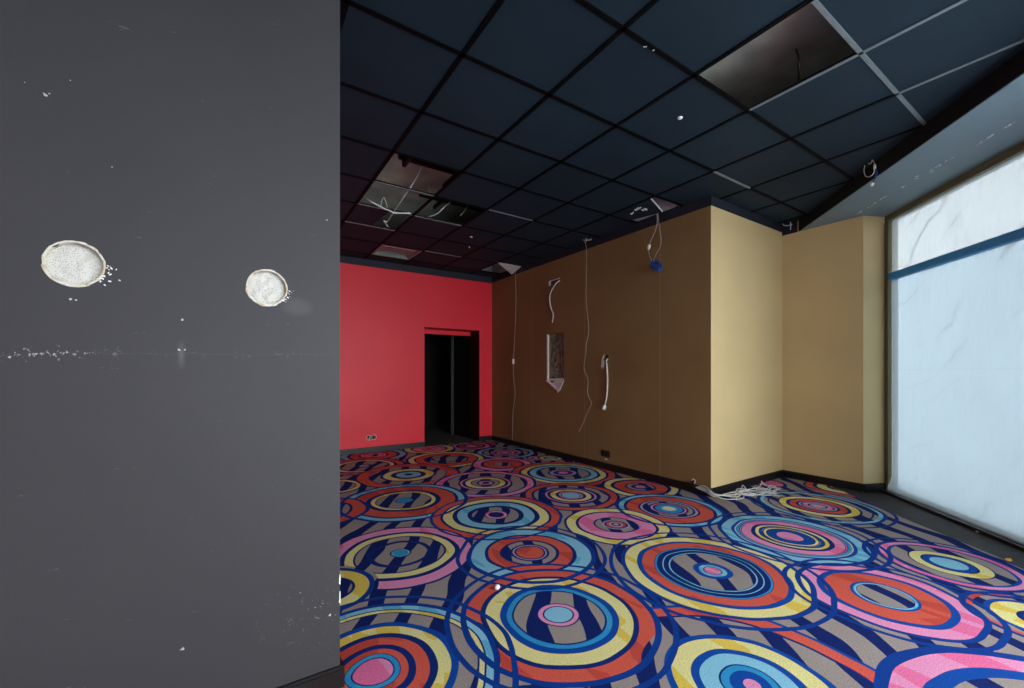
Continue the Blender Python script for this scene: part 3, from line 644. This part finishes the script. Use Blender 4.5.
bm = bmesh.new(); box(bm, XB - .002, XB + .016, y1 - .026, y1 + .004, z0 - .01, z1 + .004); adopt(link('cut_edge', bm, M['plaster']), t)
bm = bmesh.new(); box(bm, XB - .001, XB + .012, y0 - .003, y0 + .004, z0, z1 + .003); box(bm, XB - .001, XB + .012, y0, y1, z1 - .004, z1 + .003); adopt(link('board_edge', bm, M['frame']), t)
bm = bmesh.new()
flat_poly(bm, [(XB - .004, y1 + .004, z0 + .005), (XB + .03, y1 - .02, z0 + .03), (XB + .03, y0 + .01, z0 + .05), (XB - .01, y0 + .004, z0 - .02), (XB - .014, y0 + .07, z0 - .135), (XB - .012, y0 + .11, z0 - .11), (XB - .010, y0 + .16, z0 - .125)], (-.012, 0, -.004))
adopt(link('broken_board', bm, M['plaster']), t)
bm = bmesh.new(); flat_poly(bm, [(XB - .02, y0 + .06, z0 - .12), (XB - .022, y0 + .11, z0 - .17), (XB - .018, y0 + .14, z0 - .13), (XB - .018, y0 + .12, z0 - .09)], (-.005, 0, 0)); adopt(link('paper_flap', bm, M['plaster']), t)
bm = bmesh.new(); tube(bm, [(XB + .05, y0 + .13, z1 + .05), (XB + .045, y0 + .12, z1 - .2), (XB + .045, y0 + .10, z1 - .45), (XB + .05, y0 + .12, z0 - .05)], .006); o = link('cable', bm, M['thin'], None, True); adopt(o, t)
# slot above
sy0, sy1, sz0, sz1 = SLOT
t = empty('wall_slot', (XB, (sy0 + sy1) / 2, sz0), 'small horizontal slot cut high in the brown wall', 'slot')
bm = bmesh.new(); box(bm, XB - .002, XB + .012, sy1 - .012, sy1 + .012, sz0 - .004, sz1 + .004); box(bm, XB - .002, XB + .008, sy0, sy1, sz1 - .003, sz1 + .008); adopt(link('chipped_edge', bm, M['plaster']), t)
bm = bmesh.new(); box(bm, XB + .10, XB + .115, sy0 - .05, sy1 + .05, sz0 - .05, sz1 + .05); adopt(link('cavity_back', bm, M['cavity']), t)
def cable(name, pts, r, mat, label, cat='cable', group=None, seg=6):
    bm = bmesh.new(); tube(bm, pts, r, seg); o = link(name, bm, mat, None, True)
    return tag(o, label, cat, group)
cable('hanging_cable', [(XB + .10, 4.66, 2.55), (XB - .012, 4.67, 2.535), (XB - .035, 4.75, 2.47), (XB - .03, 4.84, 2.38), (XB - .022, 4.862, 2.28), (XB - .02, 4.835, 2.17), (XB - .02, 4.785, 2.08), (XB - .022, 4.785, 2.02), (XB - .02, 4.805, 1.955)], .0085, M['cable'], 'short white cable drooping out of the high slot in the brown wall')
# round hole with a torn flap and a plugged cable
t = empty('cable_hole', (XB, 3.757, 1.405), 'round black hole with torn white paper in the brown wall', 'hole')
bm = bmesh.new(); lathe(bm, Vector((XB + .07, 3.757, 1.405)), Vector((1, 0, 0)), [(.046, 0), (.046, .02)], 24); adopt(link('dark_back', bm, M['dark']), t)
bm = bmesh.new(); flat_poly(bm, [(XB - .003, 3.745, 1.455), (XB - .003, 3.79, 1.445), (XB - .004, 3.825, 1.39), (XB - .008, 3.835, 1.30), (XB - .012, 3.815, 1.262), (XB - .01, 3.795, 1.30), (XB - .012, 3.785, 1.27), (XB - .006, 3.77, 1.345), (XB - .003, 3.80, 1.38), (XB - .003, 3.795, 1.425), (XB - .003, 3.765, 1.447)], (-.004, 0, 0)); adopt(link('torn_paper', bm, M['plaster']), t)
t = empty('socket_cable', (XB - .02, 3.74, 1.05), 'white cable ending in a white connector, hanging from the round hole', 'cable')
bm = bmesh.new(); tube(bm, [(XB + .05, 3.745, 1.40), (XB - .012, 3.735, 1.375), (XB - .022, 3.72, 1.28), (XB - .018, 3.715, 1.13), (XB - .018, 3.722, .96), (XB - .02, 3.745, .85), (XB - .022, 3.762, .80)], .0095, 8); adopt(link('wire', bm, M['cable'], None, True), t)
bm = bmesh.new(); lathe(bm, Vector((XB - .022, 3.758, .812)), Vector((0, .35, -1)), [(.010, 0), (.022, .012), (.026, .05), (.020, .062), (.008, .066)], 14); adopt(link('connector', bm, M['white'], None, True), t)
# long thin wires from the ceiling edge
t = empty('dangling_wire', (XB - .03, 5.78, 1.4), 'thin straight wire with a small white clip hanging near the red wall corner', 'cable')
bm = bmesh.new(); tube(bm, [(XB - .05, 5.74, 2.93), (XB - .03, 5.741, 2.42), (XB - .03, 5.786, 1.76), (XB - .03, 5.81, 1.52), (XB - .03, 5.825, 1.40), (XB - .03, 5.81, 1.1), (XB - .03, 5.765, .90), (XB - .03, 5.79, .75), (XB - .03, 5.83, .60), (XB - .03, 5.845, .3), (XB - .03, 5.85, .10)], .0032, 5); adopt(link('wire', bm, M['thin'], None, True), t)
bm = bmesh.new(); lathe(bm, Vector((XB - .03, 5.826, 1.36)), Vector((0, 0, 1)), [(.006, 0), (.02, .012), (.02, .08), (.006, .092)], 10); adopt(link('clip', bm, M['cable'], None, True), t)
cable('dangling_wire', [(3.80, 4.05, 2.96), (XB - .03, 4.08, 2.85), (XB - .03, 4.08, 2.5), (XB - .03, 4.088, 2.18), (XB - .03, 4.062, 2.0), (XB - .03, 4.033, 1.78), (XB - .03, 4.083, 1.58), (XB - .035, 4.085, 1.45), (XB - .03, 4.127, 1.28), (XB - .03, 4.05, 1.12), (XB - .03, 4.058, .95), (XB - .03, 3.99, .836), (XB - .03, 4.005, .78), (XB - .03, 4.08, .658), (XB - .03, 4.15, .53), (XB - .03, 4.222, .43)], .0032, M['thin'], 'long wavy wire hanging from the ceiling down the middle of the brown wall', seg=5)
# coil of blue cable
t = empty('cable_coil', (3.80, 2.93, 2.38), 'small blue cable coil dangling from the ceiling gap over the brown wall', 'cable')
bm = bmesh.new(); rq = random.Random(2)
for k in range(11):
    ring = []
    tl = Vector((3.80 + rq.uniform(-.02, .02), 2.93 + rq.uniform(-.008, .008), 2.375 + rq.uniform(-.008, .008)))
    ex = Vector((rq.uniform(-.15, .15), -.72, -.70 + rq.uniform(-.15, .15))); ey = Vector((.6, -.5 + rq.uniform(-.2, .2), .6))
    for i in range(17): ring.append(tl + ex * (.074 + rq.uniform(-.004, .004)) * math.cos(2 * PI * i / 16) + ey.normalized() * rq.uniform(.015, .05) * math.sin(2 * PI * i / 16))
    tube(bm, ring, .0055, 6, True, 2)
adopt(link('coil', bm, M['blue'], None, True), t)
bm = bmesh.new(); lathe(bm, Vector((3.79, 3.012, 2.625)), Vector((0, .2, -1)), [(.008, 0), (.017, .008), (.017, .05), (.006, .056)], 10); adopt(link('connector', bm, M['cable'], None, True), t)
bm = bmesh.new()
tube(bm, [(3.78, 2.92, 3.0), (3.78, 2.90, 2.86), (3.785, 2.925, 2.76), (3.79, 3.012, 2.62), (3.795, 3.02, 2.53), (3.80, 2.99, 2.44)], .0035, 5)
tube(bm, [(3.79, 2.91, 3.0), (3.79, 2.885, 2.80), (3.80, 2.868, 2.60), (3.80, 2.93, 2.50), (3.80, 2.975, 2.42)], .003, 5)
adopt(link('wire', bm, M['thin'], None, True), t)
# sockets
def socket(name, x, y, z, facing, w, hgt, label, mats):
    t = empty(name, (x, y, z), label, 'socket')
    ax = Vector((0, 1, 0)) if facing == 'x' else Vector((1, 0, 0)); n = Vector((-1, 0, 0)) if facing == 'x' else Vector((0, -1, 0)); c = Vector((x, y, z))
    bm = bmesh.new(); obox(bm, c - ax * w / 2 - Vector((0, 0, hgt / 2)), ax * w, n * .011, Vector((0, 0, hgt))); bmesh.ops.bevel(bm, geom=bm.edges[:], offset=.003, segments=2, affect='EDGES'); adopt(link('cover_plate', bm, mats[0]), t)
    for s_ in (-1, 1):
        bm = bmesh.new(); lathe(bm, c + ax * s_ * w / 4 + n * .0115, n, [(.026, 0), (.026, .003), (.021, .0025), (.018, -.006)], 18); adopt(link('outlet', bm, mats[1]), t)
    return t
socket('wall_socket', XB, 3.763, .20, 'x', .150, .080, 'dark brown double socket low on the brown wall', (M['socket'], M['dark']))
bm = bmesh.new(); flat_poly(bm, [(XB - .001, 3.73, .135), (XB - .001, 3.775, .14), (XB - .001, 3.77, .115), (XB - .001, 3.74, .12)], (-.002, 0, 0)); o = link('paint_chip', bm, M['plaster'], bpy.data.objects['wall_right'])
# red wall: empty socket box
t = empty('socket_box', (1.745, YR, .222), 'opened socket box with loose white wires low on the red wall', 'socket')
bm = bmesh.new()
for s_ in (-1, 1): lathe(bm, Vector((1.745 + s_ * .036, YR + .001, .225)), Vector((0, -1, 0)), [(.040, 0), (.040, .004), (.034, .004), (.032, .001)], 20)
adopt(link('box_rim', bm, M['white']), t)
bm = bmesh.new(); lathe(bm, Vector((1.745 + .036, YR - .001, .225)), Vector((0, -1, 0)), [(.033, 0), (.033, .004), (.03, .005)], 18); lathe(bm, Vector((1.745 - .022, YR - .001, .215)), Vector((0, -1, 0)), [(.022, 0), (.022, .004), (.02, .005)], 18); adopt(link('box_inside', bm, M['dark']), t)
bm = bmesh.new(); tube(bm, [(1.74, YR - .002, .24), (1.715, YR - .03, .235), (1.70, YR - .035, .21)], .007); adopt(link('wire', bm, M['cable'], None, True), t)

# ---------------------------------------------------------------- wires spilling out along the skirting at the corner
t = empty('cable_outlet', (XB, 2.545, .10), 'black cable nozzle sticking out just above the skirting by the wall corner', 'outlet')
bm = bmesh.new(); lathe(bm, Vector((XB + .002, 2.548, .112)), Vector((-1, 0, 0)), [(.024, 0), (.024, .004), (.017, .005), (.012, .002)], 16); adopt(link('collar', bm, M['white']), t)
bm = bmesh.new(); tube(bm, [(XB + .01, 2.548, .112), (XB - .03, 2.54, .105), (XB - .05, 2.515, .085), (XB - .055, 2.49, .07)], lambda u: .014 - .004 * u, 8); adopt(link('sleeve', bm, M['dark'], None, True), t)
rq = random.Random(11)
ends = [(4.70, 2.16), (4.66, 2.08), (4.60, 2.17), (4.50, 2.06), (4.62, 2.12), (4.40, 2.03), (4.73, 2.20), (4.55, 2.10)]
for k, (ex, ey) in enumerate(ends):
    sx, sy = XB - .055, 2.49
    pts = [(sx, sy, .07), (XB - .04 - .006 * (k % 4), 2.40, .05 + .012 * (k % 5)), (XB - .03 - .012 * (k % 4), Y1 - .05 - .018 * (k % 5), .02 + .012 * (k % 4))]
    n = 5
    for i in range(1, n + 1):
        u = i / n; x = XB + .02 + (ex - XB) * u; y = 2.27 - .025 * (k % 5) * (1 - u) + (ey - 2.27) * u
        pts.append((x + rq.uniform(-.03, .03), min(Y1 - .03, y + rq.uniform(-.05, .05)), max(.006, .012 + .05 * math.sin(PI * min(1, u * 1.1)) * rq.random())))
    pts.append((ex + .05, ey + rq.uniform(-.05, .05), .006))
    cable('loose_cable', pts, .0036, M['cable'], 'white cable in the tangle lying on carpet at the pale wall corner', group='tangled cables at the wall corner', seg=5)
for k, (cx_, cy_, r_, hz) in enumerate([(4.24, 2.24, .12, .07), (4.62, 2.24, .10, .06), (4.10, 2.18, .08, .05)]):
    pts = [(cx_ - r_ * 1.6, cy_ - .03, .008)] + [(cx_ + r_ * math.cos(a), cy_ + .03 * math.sin(a * 2), .012 + hz * max(0, math.sin(a))) for a in [PI - PI * i / 6 for i in range(7)]] + [(cx_ + r_ * 1.8, cy_ - .05, .008)]
    cable('loose_cable', pts, .0036, M['cable'], 'white cable in the tangle lying on carpet at the pale wall corner', group='tangled cables at the wall corner', seg=5)

# ---------------------------------------------------------------- things in the ceiling
def tile_obj(pts, th, label):     # pts: lower face corners
    t = bmesh.new(); lo = [Vector(p) for p in pts]; n = (lo[1] - lo[0]).cross(lo[2] - lo[0]).normalized(); n = n if n.z > 0 else -n
    a = [t.verts.new(p) for p in lo]; b = [t.verts.new(p + n * th) for p in lo]
    f0 = t.faces.new(a); f0.material_index = 0; f1 = t.faces.new(b[::-1]); f1.material_index = 1
    for i in range(len(a)): t.faces.new((a[i], b[i], b[(i + 1) % len(a)], a[(i + 1) % len(a)])).material_index = 1
    o = link('ceiling_tile', t, [M['tile'], M['core']]); return tag(o, label, 'ceiling tile')
x, y = GX, GY + 4 * TILE
tile_obj([(x + .01, y + .01, 2.952), (x + .36, y + .01, 2.952), (x + .30, y + .59, 2.952), (x + .01, y + .59, 2.952)], .018, 'black ceiling tile shoved sideways beside the big gap with cables')
x, y = GX + 4 * TILE, GY + TILE
tile_obj([(3.446, 2.73, 2.953), (3.80, 2.85, 2.925), (3.74, 3.24, 2.945), (3.446, 3.25, 2.953)], .02, 'broken black ceiling tile sagging in the gap over the brown wall')
o = tile_obj([(3.40, 5.60, 2.955), (3.885, 5.62, 2.945), (3.86, 5.86, 2.86)], .018, 'pale triangular scrap of broken ceiling tile hanging in the far corner')
o.data.materials[0] = M['core']
# recessed luminaire without its tubes
x, y = GX + TILE, GY + 6 * TILE
t = empty('ceiling_light', (x + .3, y + .3, 2.95), 'empty grey recessed light fitting in the dark ceiling near the red wall', 'ceiling light')
bm = bmesh.new(); a, b = .015, .585
def loop(e, z): return [bm.verts.new((x + u, y + v, z)) for u, v in ((a + e, a + e), (b - e, a + e), (b - e, b - e), (a + e, b - e))]
L = [loop(-.005, 2.946), loop(.03, 2.946), loop(.05, 2.975), loop(.10, 3.0)]
for A, B in zip(L, L[1:]):
    for k in range(4): bm.faces.new((A[k], A[(k + 1) % 4], B[(k + 1) % 4], B[k]))
bm.faces.new(L[-1]); adopt(link('tray', bm, M['luminaire']), t)
bm = bmesh.new(); lathe(bm, Vector((x + .2, y + .25, 2.999)), Vector((0, 0, -1)), [(.04, 0), (.04, .006), (.03, .008)], 16); adopt(link('cable_entry', bm, M['dark']), t)
bm = bmesh.new(); box(bm, x + .08, x + .52, y + .12, y + .15, 2.965, 2.985); adopt(link('lamp_holder', bm, M['white']), t)
# cap on a tile, bright flecks on the runners
t = empty('ceiling_disc', (2.527, 1.755, 2.95), 'small white round disc fixed to a dark ceiling tile', 'disc')
bm = bmesh.new(); lathe(bm, Vector((2.527, 1.755, 2.951)), Vector((0, 0, -1)), [(.018, 0), (.018, .003), (.012, .009), (.004, .012)], 18); adopt(link('body', bm, M['white'], None, True), t)
bm = bmesh.new(); rq = random.Random(3)
for fx, fy in ((1.815, 1.475), (1.822, 1.468), (1.874, 1.466), (1.876, 1.460)):
    bmesh.ops.create_icosphere(bm, subdivisions=1, radius=.006, matrix=Matrix.Translation((fx, fy, 2.946)) @ Matrix.Diagonal((rq.uniform(.7, 1.6), rq.uniform(.5, 1), .4, 1)))
link('paint_flecks', bm, M['plaster'], bpy.data.objects['ceiling_grid'])
# scars on the soffit where things were glued
bm = bmesh.new()
for fx, fy, n, spread in ((5.202, 1.583, 9, .03), (5.118, 1.487, 4, .012), (5.045, 1.421, 4, .012), (4.976, 1.358, 8, .025), (4.814, 1.166, 5, .015), (4.641, 1.038, 4, .012), (4.64, .951, 5, .015), (4.55, .894, 8, .03), (4.351, .657, 4, .012), (4.29, .593, 9, .03), (4.197, .502, 7, .02), (4.45, .78, 3, .02), (4.72, 1.07, 2, .02), (4.08, .40, 6, .03)):
    for k in range(n):
        d = rq.gauss(0, spread); e = rq.gauss(0, .006)
        c = Vector((fx, fy, 2.8195)) + WD * d + WN * e; L_ = rq.uniform(.004, .020); w_ = rq.uniform(.0015, .0045)
        q = [c - WD * L_ - WN * w_ * .3, c - WD * L_ * .3 - WN * w_, c + WD * L_ - WN * w_ * .2, c + WD * L_ * .4 + WN * w_]
        flat_poly(bm, q, (0, 0, -.001))
link('glue_scars', bm, M['plaster'], bpy.data.objects['ceiling_soffit'])
# loop of cable at the soffit edge
t = empty('cable_loop', (4.37, 1.27, 2.95), 'loop of white and blue cable hanging from the soffit edge by the window', 'cable')
bm = bmesh.new(); tube(bm, [(4.372, 1.275, 2.985), (4.404, 1.306, 2.955), (4.412, 1.315, 2.905), (4.395, 1.298, 2.855), (4.362, 1.265, 2.832), (4.33, 1.232, 2.83), (4.312, 1.214, 2.868), (4.322, 1.224, 2.92), (4.338, 1.24, 2.956), (4.35, 1.25, 2.99)], .0035, 6)
tube(bm, [(4.36, 1.262, 2.99), (4.338, 1.241, 2.945), (4.35, 1.255, 2.93), (4.37, 1.275, 2.945)], .003, 5); adopt(link('wire', bm, M['cable'], None, True), t)
bm = bmesh.new(); tube(bm, [(4.312, 1.216, 2.87), (4.302, 1.206, 2.82), (4.312, 1.216, 2.785), (4.33, 1.234, 2.76)], .005, 6); tube(bm, [(4.31, 1.213, 2.86), (4.292, 1.196, 2.82), (4.30, 1.206, 2.79), (4.325, 1.229, 2.765)], .004, 6); adopt(link('blue_tail', bm, M['blue'], None, True), t)
bm = bmesh.new(); lathe(bm, Vector((4.312, 1.216, 2.90)), Vector((0, 0, -1)), [(.004, 0), (.009, .005), (.009, .045), (.004, .05)], 10); adopt(link('plug', bm, M['white'], None, True), t)
bm = bmesh.new(); lathe(bm, Vector((4.33, 1.234, 2.765)), Vector((.4, .4, -1)), [(.005, 0), (.011, .006), (.013, .024), (.004, .032)], 10); adopt(link('plug', bm, M['white'], None, True), t)
# cables in the left gap
cable('ceiling_cable', [(1.534, 3.936, 3.26), (1.50, 4.0, 3.15), (1.43, 4.06, 3.02), (1.405, 4.37, 2.935), (1.414, 4.66, 2.90), (1.36, 4.62, 2.885), (1.455, 4.777, 2.88)], .0065, M['cable'], 'long white cable crossing the big ceiling gap and hanging below it')
cable('ceiling_cable', [(1.10, 4.64, 3.12), (1.15, 4.377, 2.97), (1.274, 4.389, 2.935), (1.35, 4.40, 2.925), (1.422, 4.42, 2.92), (1.583, 4.385, 2.94)], .008, M['cable'], 'white cable sagging along the far rim of the big ceiling gap')
cable('ceiling_cable', [(1.779, 4.386, 2.94), (1.837, 4.25, 2.95), (1.895, 4.20, 3.02), (2.066, 4.43, 3.18)], .007, M['cable'], 'white cable curving up into the reddish part of the ceiling gap')
cable('ceiling_cable', [(1.25, 4.36, 2.94), (1.30, 4.45, 3.06), (1.33, 4.47, 3.06), (1.355, 4.47, 2.98)], .005, M['cable'], 'short white cable hoop above the left rim of the ceiling gap')
cable('ceiling_cable', [(1.60, 3.93, 3.14), (1.575, 3.86, 3.05), (1.552, 3.80, 2.955)], .004, M['thin'], 'thin grey wire end dropping in the ceiling gap beside its cross bar')
cable('ceiling_cable', [(2.20, 4.23, 3.12), (2.14, 4.22, 3.03), (2.085, 4.21, 2.96)], .004, M['thin'], 'thin wire dropping at the right end of the reddish ceiling gap')
cable('ceiling_hook', [(3.02, 1.25, 3.30), (2.80, 1.145, 3.09), (2.785, 1.138, 3.07), (2.79, 1.14, 3.04), (2.872, 1.173, 3.0)], .006, M['dark'], 'dark bent wire seen inside the empty tile gap near the window', 'wire')
for k, (bx, by, lab) in enumerate([(2.49, 4.72, 'tiny white plastic clip on the dark ceiling beyond the cable gap'), (2.67, 5.10, 'white clip on the ceiling next to the bright cross bar')]):
    bm = bmesh.new(); obox(bm, Vector((bx, by, 2.938)), Vector((.035, .02 + .03 * k, 0)), Vector((-.008, .016, 0)), Vector((0, 0, .010))); bmesh.ops.bevel(bm, geom=bm.edges[:], offset=.002, segments=1, affect='EDGES'); tag(link('ceiling_clip', bm, M['white']), lab, 'clip')
# wire ends left on the ceiling over the brown wall and in the corner
t = empty('wire_cluster', (3.57, 2.97, 2.95), 'cluster of pale wire ends on the sagging ceiling tile', 'wire'); rq = random.Random(9)
for k in range(7):
    p = Vector((3.56 + rq.uniform(-.05, .08), 2.97 + rq.uniform(-.07, .09), 2.952)); bm = bmesh.new()
    tube(bm, [p, p + Vector((rq.uniform(-.04, .04), rq.uniform(-.04, .04), -.015)), p + Vector((rq.uniform(-.06, .06), rq.uniform(-.06, .06), -.02))], .006, 5); adopt(link('wire_end', bm, M['cable'], None, True), t)
t = empty('wire_cluster', (3.80, 4.0, 2.945), 'frayed grey wire ends on the ceiling above the long wavy wire', 'wire')
for a_, b_ in (((3.76, 3.99), (3.85, 3.97)), ((3.77, 4.05), (3.83, 3.95)), ((3.80, 4.0), (3.84, 4.08))):
    bm = bmesh.new(); tube(bm, [(*a_, 2.945), ((a_[0] + b_[0]) / 2, (a_[1] + b_[1]) / 2, 2.93), (*b_, 2.94)], .006, 5); adopt(link('wire_end', bm, M['thin'], None, True), t)
t = empty('wire_stub', (5.33, 2.31, 2.92), 'white wire stub at the ceiling where the two pale walls meet', 'wire')
bm = bmesh.new(); tube(bm, [(5.33, 2.345, 2.955), (5.325, 2.33, 2.93), (5.33, 2.28, 2.915), (5.335, 2.25, 2.92)], .006, 6); tube(bm, [(5.335, 2.268, 2.955), (5.335, 2.265, 2.90), (5.335, 2.267, 2.862)], .005, 6); adopt(link('wire', bm, M['cable'], None, True), t)

# ---------------------------------------------------------------- crumbs on the floor
def crumb(name, c, s, mat, label, cat, seed):
    bm = bmesh.new(); bmesh.ops.create_icosphere(bm, subdivisions=2, radius=1)
    for v in bm.verts: v.co *= 1 + .35 * mnoise.noise(v.co * 1.3 + Vector((seed, 0, 0)))
    zmin = min(v.co.z for v in bm.verts) * s[2]
    for v in bm.verts: v.co = Vector((c[0] + v.co.x * s[0], c[1] + v.co.y * s[1], c[2] + v.co.z * s[2] - zmin))
    tag(link(name, bm, mat), label, cat)
crumb('plaster_chip', (1.222, 2.004, 0), (.014, .013, .016), M['plaster'], 'white plaster chip lying alone on the ringed carpet', 'chip', 2)
crumb('plaster_crumb', (4.721, .719, -.004), (.009, .009, .007), M['plaster'], 'white crumb on the bare dark floor below the window film', 'crumb', 6)
crumb('yarn_scrap', (4.175, .497, 0), (.030, .016, .006), M['yellow'], 'orange yellow yarn scrap at the frayed carpet edge', 'scrap', 9)

# ---------------------------------------------------------------- camera, daylight
cam = bpy.data.cameras.new('camera'); co = bpy.data.objects.new('camera', cam); COL.objects.link(co)
co.location = (0, 0, 1.21); co.rotation_euler = (PI / 2, 0, math.radians(56.6 - 90))
cam.sensor_width = 36; cam.lens = 419.5 / 1024 * 36; cam.shift_y = (373.3 - 344) / 1024; cam.clip_start = .05
S.camera = co
w = bpy.data.worlds.new('overcast sky'); S.world = w; w.use_nodes = True; nt = w.node_tree; nt.nodes.clear()
tc = nt.nodes.new('ShaderNodeTexCoord'); sp = nt.nodes.new('ShaderNodeSeparateXYZ'); rp = nt.nodes.new('ShaderNodeValToRGB'); bg = nt.nodes.new('ShaderNodeBackground'); ou = nt.nodes.new('ShaderNodeOutputWorld')
mr = nt.nodes.new('ShaderNodeMapRange'); mr.inputs[1].default_value = -1; mr.inputs[2].default_value = 1
nt.links.new(tc.outputs['Generated'], sp.inputs[0]); nt.links.new(sp.outputs[2], mr.inputs[0]); nt.links.new(mr.outputs[0], rp.inputs[0]); nt.links.new(rp.outputs[0], bg.inputs[0]); nt.links.new(bg.outputs[0], ou.inputs[0])
e = rp.color_ramp.elements; e[0].position = .30; e[0].color = (.36, .42, .46, 1); e[1].position = .75; e[1].color = (1, 1, 1, 1)
m_ = e.new(.50); m_.color = (.74, .80, .85, 1)
bg.inputs['Strength'].default_value = SKY
for k in (0, 1, 2):     # daylight portals in the three window bays
    q0, q1 = bays[2 * k], bays[2 * k + 1]
    ld = bpy.data.lights.new('window_portal', 'AREA'); ld.shape = 'RECTANGLE'; ld.size = q1 - q0; ld.size_y = 2.7; ld.cycles.is_portal = True
    o = bpy.data.objects.new('window_portal', ld); COL.objects.link(o); o.location = W((q0 + q1) / 2, -.08, 1.4)
    o.rotation_euler = WN.to_track_quat('-Z', 'Z').to_euler()
S.view_settings.view_transform = 'Standard'; S.view_settings.look = 'None'; S.view_settings.gamma = 1; S.view_settings.use_curve_mapping = False
S.view_settings.exposure = EXPO
c = S.cycles
c.use_denoising = True; c.max_bounces = 10; c.diffuse_bounces = 6; c.glossy_bounces = 3; c.transmission_bounces = 6; c.transparent_max_bounces = 12; c.sample_clamp_indirect = 6
